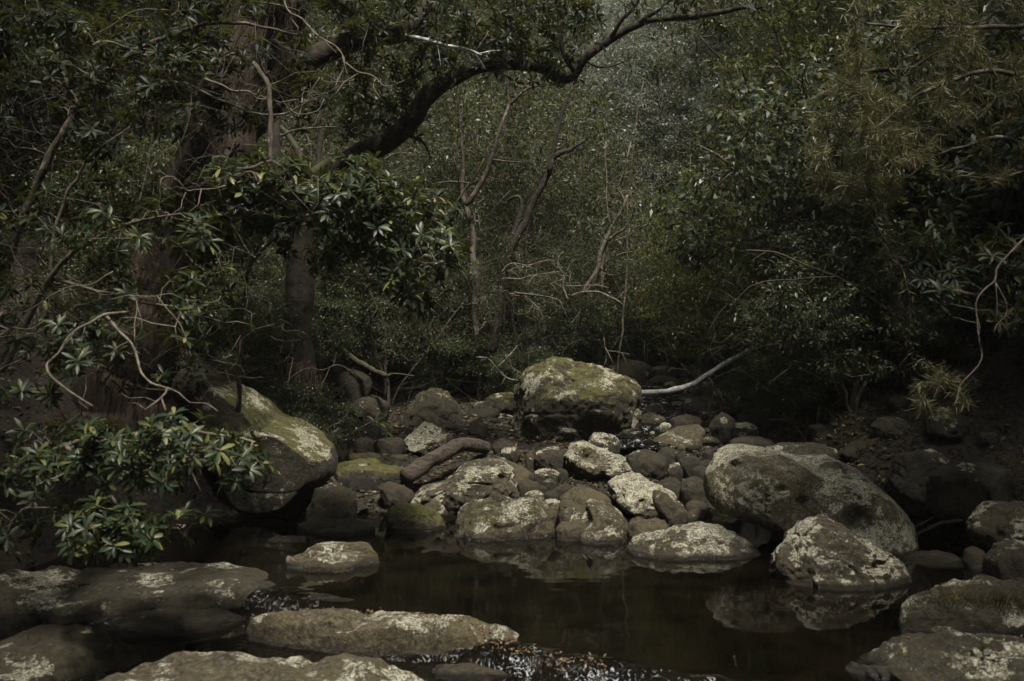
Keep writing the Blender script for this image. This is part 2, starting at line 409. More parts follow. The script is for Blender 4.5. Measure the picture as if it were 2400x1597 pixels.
mb = MB()
ys = np.concatenate([np.linspace(-12, 4, 36), np.linspace(4.1, 16, 180), np.linspace(16.3, 36, 90), np.linspace(37, 72, 40)])
xs = np.concatenate([np.linspace(-40, -9, 30), np.linspace(-8.7, 8.7, 200), np.linspace(9, 40, 30)])
X, Y = np.meshgrid(xs, ys)
Z = H(X, Y)
ny, nx = X.shape
i = np.arange(ny * nx).reshape(ny, nx)
mb.add(np.stack([X, Y, Z], -1).reshape(-1, 3), np.stack([i[:-1, :-1], i[:-1, 1:], i[1:, 1:], i[1:, :-1]], -1).reshape(-1, 4))
g = mb.build('ground', SOIL); g['kind'] = 'structure'

# water: still pool at z = 0 spilling over a ledge line to a slightly lower channel in front
LEDGE_X = [-6, -2.0, -1.6, -1.35, -1.15, -.9, -.5, 0, .17, .45, .8, 1.5, 3]
LEDGE_Y = [6.3, 6.25, 6.15, 6.05, 5.9, 5.68, 5.45, 5.1, 4.95, 4.83, 4.62, 4.36, 4.2]
def zone(x, y):            # >0: upstream of the lip, in metres
    return y - np.interp(x, LEDGE_X, LEDGE_Y)
def water_z(x, y):
    s = zone(x, y)
    return -0.11 * sstep(.02, -.28, s)
mb = MB(); mr = MB()
xs = np.linspace(-5, 5.2, 260); ys = np.concatenate([np.linspace(2.6, 7.0, 240), np.linspace(7.03, 9.4, 60)])
X, Y = np.meshgrid(xs, ys); s = zone(X, Y)
q = np.stack([X.ravel(), Y.ravel(), 0 * X.ravel()], 1)
amp = np.exp(-((s + .12) / .16) ** 2) * .030 + .0003 + .006 * (s < -.1) * sstep(-.6, 0, X)
Zw = water_z(X, Y) + amp * (fbm(q, 12, 2, 21).reshape(X.shape) + .6 * (1 - 2 * np.abs(vn(q * np.array([1, .5, 1]), 22, 5))).reshape(X.shape))
ny, nx = X.shape; i = np.arange(ny * nx).reshape(ny, nx)
F = np.stack([i[:-1, :-1], i[:-1, 1:], i[1:, 1:], i[1:, :-1]], -1)
sc = s[:-1, :-1]
rif = (sc < .03) & (sc > -.42 - 1.2 * (X[:-1, :-1] > -.35))
V = np.stack([X, Y, Zw], -1).reshape(-1, 3)
mb.add(V, F[~rif]); mr.add(V, F[rif])
o = mb.build('pool', WATER); o['kind'] = 'structure'
o = mr.build('riffle', RIFFLE); o['kind'] = 'structure'
# narrow upstream run of water seen between the far rocks
mb = MB()
cl = np.array([[1.25, 10.3, .40], [1.45, 11.2, .52], [1.75, 12.2, .66], [1.6, 13.2, .80], [1.9, 14.2, .88], [2.2, 16, 1.0]])
c_, r_ = spline(cl, [.3, .35, .6, .6, .5, .4], .05)
wv = []
for k in range(-8, 9):
    p = c_ + np.array([k / 8, 0, 0]) * r_[:, None]; p[:, 2] += .02 * vn(p, 12, 2); wv.append(p)
wv = np.stack(wv, 1); ny, nx = wv.shape[:2]; i = np.arange(ny * nx).reshape(ny, nx)
mb.add(wv.reshape(-1, 3), np.stack([i[:-1, :-1], i[:-1, 1:], i[1:, 1:], i[1:, :-1]], -1).reshape(-1, 4))
o = mb.build('stream', RIFFLE); o['kind'] = 'structure'

# ---------------------------------------------------------------- rocks
def ico(n):
    bm = bmesh.new(); bmesh.ops.create_icosphere(bm, subdivisions=n, radius=1.0)
    v = np.array([x.co[:] for x in bm.verts]); f = np.array([[a.index for a in p.verts] for p in bm.faces]); bm.free()
    return v, f
ICO = {n: ico(n) for n in (4, 5, 6, 7)}

def ray_radius(poly, c, th):
    """distance from c to closed polygon along angles th (smoothed)"""
    q = poly - c
    n = len(q); r = np.full(len(th), 0.0)
    dx, dy = np.cos(th), np.sin(th)
    for k in range(n):
        a = q[k]; b = q[(k + 1) % n]; e = b - a
        den = dx * e[1] - dy * e[0]; den = np.where(np.abs(den) < 1e-12, 1e-12, den)
        t = (a[0] * e[1] - a[1] * e[0]) / den
        u = (a[0] * dy - a[1] * dx) / den
        ok = (t > 0) & (u >= -1e-6) & (u <= 1 + 1e-6)
        r = np.where(ok, np.maximum(r, t), r)
    return r
def radial(poly, sm=5):
    a = poly; x, y = a[:, 0], a[:, 1]; x2, y2 = np.roll(x, -1), np.roll(y, -1); cr = x * y2 - x2 * y; A = cr.sum() / 2
    c = np.array([((x + x2) * cr).sum(), ((y + y2) * cr).sum()]) / (6 * A)
    T = np.linspace(-np.pi, np.pi, 361)[:-1]
    R = ray_radius(poly, c, T)
    R = np.where(R < 1e-6, np.median(R), R)
    k = np.exp(-.5 * (np.arange(-12, 13) / sm) ** 2); k /= k.sum()
    R = np.convolve(np.concatenate([R[-12:], R, R[:12]]), k, 'valid')
    # ellipse-like smooth version
    F_ = np.fft.rfft(R); F_[4:] = 0; F_[3] *= .5
    RS = np.fft.irfft(F_, 360)
    f = lambda th, A_: np.interp(th, np.concatenate([T, [np.pi]]), np.concatenate([A_, A_[:1]]))
    return c, (lambda th: f(th, R)), (lambda th: f(th, RS))

def finish_rock(v, f, name, label, cat, group, lichen, moss, tone, seed, size, dents=(), rough=1.0):
    nn = v - v.mean(0)
    nn = norm(nn)
    disp = fbm(v, 2.2 / size, 3, seed) * .055 * size + fbm(v, 7.0 / size, 5, seed + 5, .6) * .026 * size
    disp -= .014 * size * sstep(.25, .5, vn(v * np.array([1, 1, 1.4]), 5.5 / size, seed + 13))
    rid = 1 - np.abs(vn(v * np.array([1, 1, 1.7]), 3.2 / size, seed + 9)); disp -= .05 * size * np.clip(rid - .88, 0, 1) / .12 * .5
    v = v + nn * (disp * rough)[:, None]
    sx = 1200 + v[:, 0] * FPX / v[:, 1]; sy = HY + (CAMZ - v[:, 2]) * FPX / v[:, 1]
    for (x_, y_, rp, dp) in dents:          # hollows pressed into the side that faces the pool
        dd = np.hypot(sx - x_, (sy - y_) * 1.3) / rp
        w = np.where((dd < 1) & (nn[:, 1] < .3), np.maximum(1 - dd * dd, 0) ** 1.3, 0)
        v = v + w[:, None] * np.array([0, dp, -dp * .35])
    base = np.array([v[:, 0].mean(), v[:, 1].mean(), v[:, 2].min()])
    m_ = MB(); m_.add(v, f)
    o = m_.build(name, ROCK, origin=base)
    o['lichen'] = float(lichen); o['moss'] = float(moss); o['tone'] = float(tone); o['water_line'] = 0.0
    tag(o, label, cat, group)
    return o

RK = [0]
def unit_cut(v, seed, n=7, h=(.74, .93), ymin=.5, hard=.85):
    r = np.random.default_rng(seed)
    for _ in range(n):
        while True:
            a = norm(r.normal(size=3))
            if abs(a[1]) > ymin: break
        s = v @ a - r.uniform(*h)
        v = v - np.where(s > 0, s * hard, 0)[:, None] * a
    return v
def rock(label, outline, d, T=None, lean=.35, lichen=.5, moss=.3, tone=1.0, lvl=5, cuts=6, planes=(), dents=(), name='boulder', group=None, stretch=True, sq=.85, rough=1.0):
    RK[0] += 1; seed = RK[0] * 31
    r = np.random.default_rng(seed)
    if len(outline) == 4 and not hasattr(outline[0], '__len__'):
        cx, cy, w, h = outline; a = np.linspace(0, 2 * np.pi, 13)[:-1]
        k = 1 + r.uniform(-.10, .10, 12)
        outline = [(cx + w / 2 * k[i] * np.cos(a[i]), cy + h / 2 * k[i] * np.sin(a[i])) for i in range(12)]
    pts = np.array([P(x, y, d) for x, y in outline])[:, [0, 2]]
    c, R, RS = radial(pts, 3)
    v, f = ICO[lvl]; v = v.copy()
    for a, h in planes:
        a = norm(np.array(a, float)); s = v @ a - h; v = v - np.where(s > 0, s * .93, 0)[:, None] * a
    v = unit_cut(v, seed, cuts)
    th = np.arctan2(v[:, 2], v[:, 0]); rho = np.clip(np.hypot(v[:, 0], v[:, 2]), 0, 1)
    w = sstep(.45, .95, rho)
    rr = (R(th) * w + RS(th) * (1 - w)) * rho ** sq
    ext = np.ptp(pts[:, 0]); size = (np.ptp(pts[:, 0]) + np.ptp(pts[:, 1])) / 2
    if T is None: T = ext * .42
    o = np.stack([c[0] + rr * np.cos(th), d + v[:, 1] * T, c[1] + rr * np.sin(th)], 1)
    o[:, 1] += lean * (o[:, 2] - c[1])
    if stretch:
        zb = min(h1(c[0], d - T * .4), h1(c[0], d)) - .06
        lo = o[:, 2].min()
        if lo > zb:
            k = (c[1] - zb) / (c[1] - lo); o[:, 2] = np.where(o[:, 2] < c[1], c[1] - (c[1] - o[:, 2]) * k, o[:, 2])
    D = [q[:4] for q in dents]
    return finish_rock(o, f, name, label, 'rock', group, lichen, moss, tone, seed, size, D, rough)

def slab(label, outline, Hh, z0, base=-.35, lichen=.4, moss=.2, tone=1.0, lvl=6, group=None, name='rock_slab', flat=.34, tilt=0.0, dents=(), rough=1.0, cuts=5):
    RK[0] += 1; seed = RK[0] * 31
    o_ = np.array(outline, float)
    y0, y1 = o_[:, 1].min(), o_[:, 1].max()
    zr = z0 + (Hh * .8) * (y1 - o_[:, 1]) / (y1 - y0)
    dist = (CAMZ - zr) * FPX / (o_[:, 1] - HY)
    pts = np.stack([(o_[:, 0] - 1200) * dist / FPX, dist], 1)
    c, R, RS = radial(pts, 3)
    v, f = ICO[lvl]; v = unit_cut(v.copy(), seed, cuts, (.8, .95), .0)
    th = np.arctan2(v[:, 1], v[:, 0]); rho = np.clip(np.hypot(v[:, 0], v[:, 1]), 0, 1)
    w = sstep(.3, .95, rho); rr = (R(th) * w + RS(th) * (1 - w)) * rho ** .8
    z = np.where(v[:, 2] > 0, z0 - .02 + (Hh + .02) * np.abs(v[:, 2]) ** flat, z0 - .02 + (z0 - .02 - base) * v[:, 2])
    o = np.stack([c[0] + rr * np.cos(th), c[1] + rr * np.sin(th), z], 1)
    o[:, 2] += tilt * (o[:, 0] - c[0])
    nn = norm(v)
    size = min(np.ptp(pts[:, 0]), np.ptp(pts[:, 1]))
    dz = fbm(o, 2.2, 4, seed, .55) * .045 + fbm(o, 11, 4, seed + 3, .6) * .012 - .03 * sstep(.1, .35, vn(o * np.array([.5, 1.6, 1]), 2.6, seed + 21))
    rid = 1 - np.abs(vn(o * np.array([.6, 1.6, 1]), 1.7, seed + 9)); dz -= .05 * np.clip(rid - .9, 0, 1) / .1
    o[:, 2] += dz * rough * (v[:, 2] > -.2) * min(1.0, Hh / .08)
    o[:, :2] += nn[:, :2] * (fbm(o, 4.0, 4, seed + 1) * .035 * min(1, size))[:, None]
    bs = np.array([o[:, 0].mean(), o[:, 1].mean(), o[:, 2].min()])
    m_ = MB(); m_.add(o, f)
    ob = m_.build(name, ROCK, origin=bs)
    ob['lichen'] = float(lichen); ob['moss'] = float(moss); ob['tone'] = float(tone); ob['water_line'] = float(z0)
    return tag(ob, label, 'rock', group)

# --- the named boulders, outlines measured on the photograph and given their own depth and thickness
rock('huge moss-topped boulder perched highest in the middle of the creek, streaked with white lichen',
     [(1225,902),(1243,876),(1284,854),(1317,850),(1355,859),(1419,876),(1462,892),(1488,907),(1498,935),(1501,979),(1497,1017),(1483,1042),(1420,1050),(1330,1057),(1253,1057),(1207,1044),(1196,1024),(1198,994),(1207,953),(1215,922)],
     11.5, T=.75, lean=.30, lichen=.76, moss=.86, tone=.85, lvl=7, cuts=0, planes=[((.1,-.75,.65),.80),((0,-.95,-.35),.80)],
     dents=[(1330,905,26,.10,11.2),(1400,1010,60,.12,10.8)], stretch=False, sq=.75)
rock('broad whale-backed boulder with pits and a vertical crack, biggest on the right of the pool',
     [(1652,1157),(1658,1122),(1673,1081),(1690,1057),(1726,1047),(1757,1050),(1794,1058),(1853,1066),(1900,1075),(1930,1072),(1957,1073),(1981,1084),(2014,1095),(2044,1119),(2077,1150),(2106,1184),(2125,1219),(2131,1258),(2125,1300),(2085,1345),(1990,1340),(1910,1295),(1848,1262),(1802,1239),(1764,1221),(1722,1208),(1668,1190)],
     7.7, T=.62, lean=.40, lichen=.82, moss=.34, tone=1.35, lvl=7, rough=.45, cuts=0, planes=[((-.1,-.97,.1),.86)],
     dents=[(1727,1088,17,.09),(1797,1105,20,.04),(1882,1176,20,.05),(1832,1150,20,.035),(1800,1150,8,.03),(1800,1163,8,.035),(1800,1176,8,.035),(1800,1189,8,.035),(1800,1202,8,.035),(1800,1215,8,.03),(2010,1230,60,.08)], stretch=False, sq=.75)
rock('rounded boulder crusted with cream lichen at the waters edge in front of the whale-backed boulder',
     [(1811,1305),(1822,1292),(1858,1258),(1894,1230),(1912,1219),(1942,1221),(1975,1233),(2014,1252),(2042,1263),(2067,1283),(2083,1298),(2108,1314),(2131,1339),(2124,1360),(2110,1400),(2030,1425),(1900,1425),(1820,1405),(1808,1360)],
     6.55, T=.36, lean=.3, lichen=.70, moss=.28, tone=.8, lvl=7, cuts=4, dents=[(2062,1330,22,.06,6.3)], sq=.7)
rock('long low boulder with bright crusted top lying in the pool right of centre',
     [(1468,1286),(1484,1266),(1510,1254),(1553,1251),(1599,1240),(1645,1233),(1670,1236),(1706,1249),(1752,1267),(1777,1283),(1787,1297),(1775,1325),(1700,1335),(1579,1337),(1500,1330),(1470,1305)],
     7.3, T=.36, lean=.5, lichen=.75, moss=.42, tone=.7, lvl=6, cuts=5, sq=.7)
rock('oval boulder with mossy ends and white patches at the front centre of the pool',
     [(1065,1242),(1070,1226),(1084,1204),(1102,1191),(1140,1181),(1191,1176),(1242,1178),(1268,1188),(1294,1210),(1304,1232),(1302,1262),(1255,1285),(1153,1290),(1080,1285),(1064,1262)],
     7.95, T=.34, lean=.4, lichen=.66, moss=.62, tone=1.05, lvl=6, cuts=4, sq=.72)
rock('low dark green mossy boulder with bare face, left of the oval white-patched boulder',
     [(904,1203),(914,1190),(939,1185),(978,1190),(1008,1200),(1034,1216),(1053,1240),(1045,1265),(983,1270),(919,1258),(903,1225)],
     8.2, T=.25, lean=.4, lichen=.12, moss=.85, tone=.9, lvl=6, cuts=4)
rock('small round grey-green stone above the low dark mossy boulder',
     [(988,1200),(995,1186),(1008,1177),(1026,1173),(1042,1184),(1051,1208),(1044,1230),(1000,1232)], 8.7, lichen=.35, moss=.45, tone=1.1)
rock('hump-backed boulder like a crouching animal with speckled crown, left of centre',
     [(952,1188),(965,1163),(1008,1141),(1057,1129),(1067,1112),(1078,1099),(1098,1090),(1143,1086),(1179,1089),(1199,1103),(1210,1133),(1216,1155),(1214,1180),(1128,1190),(1060,1192),(990,1197)],
     9.1, T=.42, lean=.4, lichen=.66, moss=.42, tone=.9, lvl=7, cuts=3, dents=[(1180,1120,16,.08,8.75),(1130,1160,40,.05,8.6)], sq=.7)
rock('smooth rounded boulder tucked directly behind the speckled crouching boulder',
     [(1120,1095),(1140,1078),(1179,1074),(1212,1083),(1232,1097),(1249,1116),(1252,1135),(1220,1150),(1130,1150)], 9.7, lichen=.5, moss=.4, tone=1.2, lvl=6)
rock('hollowed boulder with a bowl worn into its top and a drooping lip',
     [(1318,1068),(1332,1046),(1352,1035),(1372,1037),(1398,1050),(1434,1064),(1459,1071),(1485,1087),(1503,1100),(1517,1116),(1505,1128),(1444,1122),(1410,1112),(1375,1117),(1342,1101),(1328,1082)],
     9.9, T=.40, lean=.5, lichen=.86, moss=.35, tone=1.2, lvl=7, cuts=2, planes=[((0,-.6,.8),.6)], dents=[(1378,1066,24,.13,9.6),(1400,1078,20,.07,9.6)], stretch=False, sq=.72)
rock('dark boulder supporting the hollowed boulder from beneath',
     [(1345,1100),(1400,1090),(1470,1095),(1500,1115),(1490,1150),(1420,1160),(1360,1150)], 10.1, lichen=0, moss=.1, tone=.5)
rock('pale egg-shaped boulder finely mottled, right of the hollowed boulder',
     [(1426,1130),(1451,1118),(1484,1110),(1507,1115),(1528,1130),(1558,1146),(1579,1160),(1591,1180),(1575,1210),(1550,1222),(1515,1220),(1477,1208),(1451,1194),(1432,1166)],
     8.9, T=.36, lean=.5, lichen=.97, moss=.25, tone=1.3, lvl=6, cuts=4, planes=[((-.2,-.6,.75),.7)])
rock('upright brown stone leaning on the pale egg-shaped boulder',
     [(1530,1160),(1545,1149),(1566,1158),(1594,1182),(1622,1215),(1627,1235),(1579,1245),(1548,1225),(1533,1190)], 8.35, T=.14, lichen=.38, moss=.25, tone=.85)
rock('smooth grey-brown cube-like stone in the water left end of the long low boulder',
     [(1469,1248),(1477,1225),(1502,1216),(1545,1218),(1563,1230),(1568,1262),(1502,1280),(1470,1275)], 7.8, T=.18, lichen=.1, moss=.1, tone=1.25)
rock('thin dark wet stone behind the long low boulder', [(1560,1248),(1584,1233),(1617,1233),(1640,1245),(1630,1262),(1570,1264)], 7.7, lichen=.05, moss=.1, tone=.6)
rock('olive pebble with domed top left of the whale-backed boulder', (1631,1188,52,28), 8.4, lichen=.1, moss=.35, tone=.9, lvl=4)
rock('wet olive stone at the foot of the whale-backed boulders left side', (1640,1210,58,36), 8.15, lichen=.1, moss=.3, tone=.8, lvl=5)
rock('little grey stone wedged under the whale-backed boulder', (1662,1228,22,22), 7.9, lichen=.1, moss=0, tone=1.0, lvl=4)
rock('shouldered boulder sloping left with bright mottled crest, standing in the pool at centre',
     [(1340,1262),(1357,1230),(1383,1204),(1373,1186),(1393,1174),(1418,1178),(1439,1193),(1462,1214),(1470,1235),(1468,1275),(1440,1300),(1380,1300),(1345,1290)],
     7.8, T=.28, lean=.4, lichen=.70, moss=.42, tone=1.1, lvl=6, cuts=4, sq=.75)
rock('low slab-sided stone left foot of the shouldered boulder in the pool', [(1303,1238),(1316,1229),(1357,1221),(1375,1232),(1362,1262),(1320,1272),(1304,1258)], 7.75, T=.14, lichen=.3, moss=.25, tone=1.1)
rock('pointed pyramid stone between the oval boulder and the shouldered boulder',
     [(1300,1222),(1311,1184),(1321,1171),(1352,1180),(1382,1196),(1388,1214),(1352,1232),(1310,1236)], 8.05, T=.18, lichen=.52, moss=.25, tone=.9, cuts=8)
rock('small tan stone touching the pyramid stones left side', [(1277,1201),(1293,1186),(1313,1180),(1312,1210),(1300,1222),(1280,1218)], 8.15, lichen=.2, moss=.1, tone=1.3, lvl=4)
rock('smooth humped brown stone behind the shouldered boulder', [(1309,1168),(1332,1151),(1357,1142),(1388,1146),(1426,1162),(1436,1180),(1400,1195),(1330,1190)], 8.6, T=.22, lichen=.18, moss=.05, tone=1.35, rough=.5)
for lb, e, d, li, mo, to in [
    ('smooth brown pebble right of the crouching boulders haunch', (1238,1139,54,30), 9.05, .1,.05,1.2),
    ('reddish brown lens-shaped pebble behind the gravel gap', (1288,1134,38,22), 9.15, .08,.05,1.0),
    ('flat chocolate stone left of the pale egg-shaped boulder', (1325,1151,62,30), 8.95, .1,.0,.85),
    ('little dark green pebble in the gravel gap', (1272,1147,22,18), 9.0, .0,.3,.8),
    ('dark wedge pebble below the reddish brown pebble', (1291,1161,36,20), 8.85, .0,.1,.8),
    ('blue-grey flat pebble behind the oval boulder', (1251,1160,46,20), 8.75, .55,.0,1.5),
    ('knobbly grey pebble just above the oval boulders crest', (1256,1174,42,26), 8.5, .6,.1,1.3),
    ('pale blue-grey pebble in the trickle right of the oval boulders crest', (1294,1179,40,20), 8.45, .7,.0,1.6),
    ('spotted stone with pale rings left below the hollowed boulder', (1281,1115,62,34), 9.45, .55,.3,.9),
    ('dull brown stone beside the spotted ringed stone', (1317,1114,34,30), 9.55, .1,.1,.7),
    ('round dark stone with one pale disc under the huge boulder', (1293,1076,74,60), 9.95, .38,.25,.9),
    ('narrow upright stone standing under the huge boulders left corner', (1243,1079,26,44), 10.0, .45,.2,1.0),
    ('mossy wedge stone at the huge boulders lower left', (1196,1066,46,38), 10.2, .4,.4,.8),
    ('pale-ridged stone left of the mossy wedge stone', (1180,1048,54,34), 10.5, .5,.45,.9),
    ('brown boulder with speckled ridge behind the hollowed boulder', (1417,1042,86,56), 10.35, .55,.3,.9),
    ('dark brown block with a sunlit rim right of the hollowed boulder', (1517,1088,100,62), 9.75, .28,.12,.85),
    ('dark stone with pale cap above the brown block', (1562,1068,46,42), 9.95, .35,.15,.8),
    ('small black-brown stone right of the pale-capped stone', (1597,1074,30,24), 9.9, .05,.1,.6),
    ('pale-topped stone in the shadowed pile behind the egg-shaped boulder', (1581,1104,38,38), 9.4, .5,.1,.8),
    ('slanting dark stone in the middle of the shadowed pile', (1617,1092,54,46), 9.5, .1,.15,.7),
    ('flattened brown stone touching the whale-backed boulders nose', (1645,1106,46,26), 9.2, .1,.2,.8),
    ('small dark flat stone above the flattened brown stone', (1652,1088,42,20), 9.5, .15,.1,.7),
    ('rounded brown stone left of the whale-backed boulders top', (1662,1067,32,30), 9.9, .1,.15,.8),
    ('large smooth charcoal stone in the hollow left of the whale-backed boulder', (1628,1144,66,58), 8.9, .06,.0,.9),
    ('rounded chocolate stone right of the egg-shaped boulder', (1573,1148,56,56), 9.0, .05,.05,.75),
    ('small pale crusted stone on the upstream gravel', (1560,1005,36,26), 11.1, .9,.1,1.2),
    ('low tan stone at the trickle beside the small crusted stone', (1530,1022,34,18), 11.0, .5,.1,1.3),
    ('long brown oval stone upstream behind the flat grey slab', (1607,990,80,36), 11.3, .2,.2,1.2),
    ('dark cube boulder with a lit top edge upstream on the right', (1696,1000,68,60), 10.8, .40,.25,.65),
    ('grey crusted wedge stone right of the dark cube boulder', (1747,1010,64,40), 10.6, .62,.3,.8),
    ('small rounded stone above the grey crusted wedge', (1743,982,32,24), 11.3, .3,.35,.8),
    ('tilted block with a pale sloping edge on the right bank foot', (1787,975,60,46), 11.2, .42,.35,.7),
    ('low lit stone behind the dark cube boulder', (1708,970,52,24), 11.8, .35,.3,.8),
    ('long low brown stone behind the whale-backed boulders nose', (1762,1040,110,34), 9.8, .05,.1,.8),
    ('speckled olive rock slab behind the whale-backed boulders crest', (1875,1062,170,44), 9.0, .42,.45,.9),
    ('domed olive stone beside the upstream trickle', (1535,966,50,36), 12.1, .4,.5,1.0),
    ('leafy-sided rock right of the huge boulder', (1528,992,70,52), 11.6, .25,.5,.8),
    ('angular boulder standing above the upstream stones', (1642,960,90,64), 12.2, .45,.5,.8),
    ('pale-headed stone under the white fallen trunk', (1655,908,34,28), 13.2, .6,.3,1.1),
    ('mossy round stone left of the white fallen trunks middle', (1610,940,40,24), 12.8, .35,.6,.9),
    ('broad rounded boulder far upstream behind the huge boulder', (1472,874,112,66), 14.6, .25,.55,.85),
    ('stacked flat rock ledge far upstream', (1556,870,66,26), 15.0, .2,.4,1.1),
    ('lower flat rock ledge beneath the far stacked ledge', (1556,894,72,26), 14.4, .15,.3,1.1),
    ('dark domed boulder far upstream under the slanting white trunk', (1623,876,76,40), 15.0, .2,.5,.8),
    ('low green stone beside the far trickle', (1580,905,54,20), 13.8, .35,.55,1.0),
    ('tiny round stone on the pyramid-topped boulders right flank', (1055,1030,18,22), 10.45, .3,.4,1.0),
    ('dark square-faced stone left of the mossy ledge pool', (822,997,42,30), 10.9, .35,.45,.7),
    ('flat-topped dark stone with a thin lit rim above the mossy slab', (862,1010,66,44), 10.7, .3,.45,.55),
    ('grey-domed boulder half hidden by twigs on the left bank', (868,958,96,62), 11.9, .35,.4,.9),
    ('upright grey stone at the right end of the great leaning boulder', (787,980,38,58), 10.6, .5,.35,1.0),
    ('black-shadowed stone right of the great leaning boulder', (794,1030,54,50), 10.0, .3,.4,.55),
    ('wet brown stone under the flat-topped dark stone', (853,1040,46,28), 10.4, .2,.3,.8),
    ('long low wet stone left of the pyramid-topped boulder', (912,1040,80,30), 10.3, .35,.3,.75),
    ('shadowed stone under the mossy fallen limb', (752,846,52,44), 12.5, .4,.4,.8),
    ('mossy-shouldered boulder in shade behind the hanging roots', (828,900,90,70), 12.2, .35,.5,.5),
    ('green-edged stone glimpsed behind the huge boulders left side', (1185,950,100,60), 12.4, .35,.75,.8),
    ('root-clasped brown stone left of the huge boulder', (1122,1010,44,60), 11.0, .25,.2,.8),
    ('small shaded stone among leaves above the great leaning boulder', (660,936,60,40), 10.2, .3,.4,.8),
    ]:
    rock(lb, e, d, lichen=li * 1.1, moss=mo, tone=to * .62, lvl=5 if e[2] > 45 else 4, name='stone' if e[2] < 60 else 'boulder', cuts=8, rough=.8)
rock('flat grey angular slab with pale rim, upstream of the whale-backed boulder',
     [(1520,1034),(1553,1020),(1594,1001),(1645,998),(1656,1012),(1649,1045),(1642,1066),(1604,1062),(1560,1052)], 10.7, T=.22, lean=.9, lichen=.3, moss=.05, tone=1.25, cuts=4, planes=[((0,-.5,.85),.45)], rough=.5)
rock('great leaning boulder with bright lichened top face and dark overhang, left of the pool',
     [(420,900),(453,881),(517,895),(590,926),(654,957),(705,978),(749,1010),(781,1048),(794,1077),(792,1106),(776,1125),(743,1148),(692,1178),(628,1188),(565,1180),(520,1110),(469,1023),(431,960)],
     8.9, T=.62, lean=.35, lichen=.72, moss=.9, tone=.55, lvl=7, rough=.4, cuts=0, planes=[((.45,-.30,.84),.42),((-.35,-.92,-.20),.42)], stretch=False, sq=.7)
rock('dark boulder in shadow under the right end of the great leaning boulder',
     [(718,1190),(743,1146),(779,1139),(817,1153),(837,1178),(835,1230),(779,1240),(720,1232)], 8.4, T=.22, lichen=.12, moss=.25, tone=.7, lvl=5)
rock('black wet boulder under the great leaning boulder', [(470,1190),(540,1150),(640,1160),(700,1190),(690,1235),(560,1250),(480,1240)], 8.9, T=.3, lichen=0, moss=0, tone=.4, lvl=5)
slab('thin wet slab with a bright trickle at its right tip, behind the pale pool rock',
     [(682,1237),(710,1222),(753,1218),(804,1219),(855,1223),(884,1234),(855,1247),(817,1259),(753,1257)], .075, 0, lichen=.25, moss=.1, tone=.9, lvl=5)
slab('small wet slab left of the trickle slab', [(615,1266),(664,1251),(702,1249),(724,1259),(679,1272)], .04, 0, lichen=.15, moss=.1, tone=.9, lvl=5)
slab('pale pointed rock breaking the pool surface at left centre',
     [(665,1318),(714,1297),(765,1276),(802,1267),(830,1272),(861,1279),(896,1300),(851,1318),(800,1342),(714,1334)], .13, 0, lichen=.62, moss=.45, tone=1.2, lvl=6)
slab('small wet stone tip just above the water, right of the pale pointed rock', [(950,1287),(963,1274),(1004,1271),(1026,1284),(994,1297)], .035, 0, lichen=.45, moss=.25, tone=1.0, lvl=5)
slab('mossy low ledge between the great leaning boulder and the weathered log',
     [(785,1085),(830,1070),(901,1074),(932,1083),(957,1100),(960,1118),(944,1132),(893,1130),(830,1130),(785,1122)], .12, .20, base=-.1, lichen=.35, moss=.80, tone=.8, lvl=6)
slab('flat brown ledge behind the mossy low ledge', [(790,1058),(850,1052),(919,1056),(962,1072),(958,1086),(880,1080),(795,1080)], .08, .30, base=0, lichen=.3, moss=.55, tone=.8, lvl=5)
slab('submerged-looking wet ledge below the mossy low ledge', [(800,1160),(850,1140),(930,1145),(975,1160),(960,1180),(860,1185)], .05, .03, base=-.2, lichen=.05, moss=.1, tone=.8, lvl=5)
rock('dark wedge stone at the cut end of the weathered log', [(886,1143),(906,1129),(944,1139),(976,1158),(950,1170),(900,1166)], 9.0, T=.15, lichen=.05, moss=.05, tone=.7)
rock('pyramid-topped pale boulder behind the weathered log',
     [(945,1030),(970,1008),(993,991),(1013,991),(1034,1008),(1055,1032),(1058,1055),(1008,1072),(955,1060)], 10.6, T=.24, lichen=.72, moss=.4, tone=.9, lvl=6, cuts=8, planes=[((-.4,-.7,.5),.6),((.5,-.5,.6),.6)])
rock('large dark steep boulder behind the pyramid-topped boulder, brambles over its shoulder',
     [(925,1000),(957,955),(978,930),(1013,917),(1039,922),(1072,950),(1097,993),(1112,1030),(1100,1060),(940,1060)], 11.8, T=.5, lichen=.28, moss=.55, tone=.7, lvl=6, cuts=5)
# slabs in the near foreground, shade put into the left ones' lower tone
slab('broad dark slab with scattered pale patches tapering into the cascade, left foreground',
     [(178,1322),(297,1309),(416,1305),(535,1313),(609,1331),(655,1351),(666,1378),(609,1407),(505,1436),(386,1455),(250,1452),(150,1420)], .155, -.09, lichen=.44, moss=.35, tone=.6, lvl=7, cuts=2, rough=.6)
slab('low dark slab running off the left edge, with creamy blotches',
     [(-140,1350),(0,1338),(148,1326),(208,1338),(297,1363),(330,1395),(267,1420),(193,1443),(134,1458),(59,1444),(-100,1440)], .155, -.10, lichen=.44, moss=.35, tone=.7, lvl=6)
slab('little flat stone at the left edge between two slabs', [(-60,1438),(0,1432),(30,1436),(56,1448),(20,1462),(-50,1470)], .05, -.08, lichen=.4, moss=.3, tone=.9, lvl=5)
slab('rounded brown slab in the lower left corner with yellow fallen leaves',
     [(-220,1560),(15,1508),(45,1490),(98,1479),(193,1478),(267,1485),(327,1507),(330,1524),(252,1549),(148,1580),(60,1640),(-150,1680)], .17, -.11, lichen=.40, moss=.25, tone=.85, lvl=6)
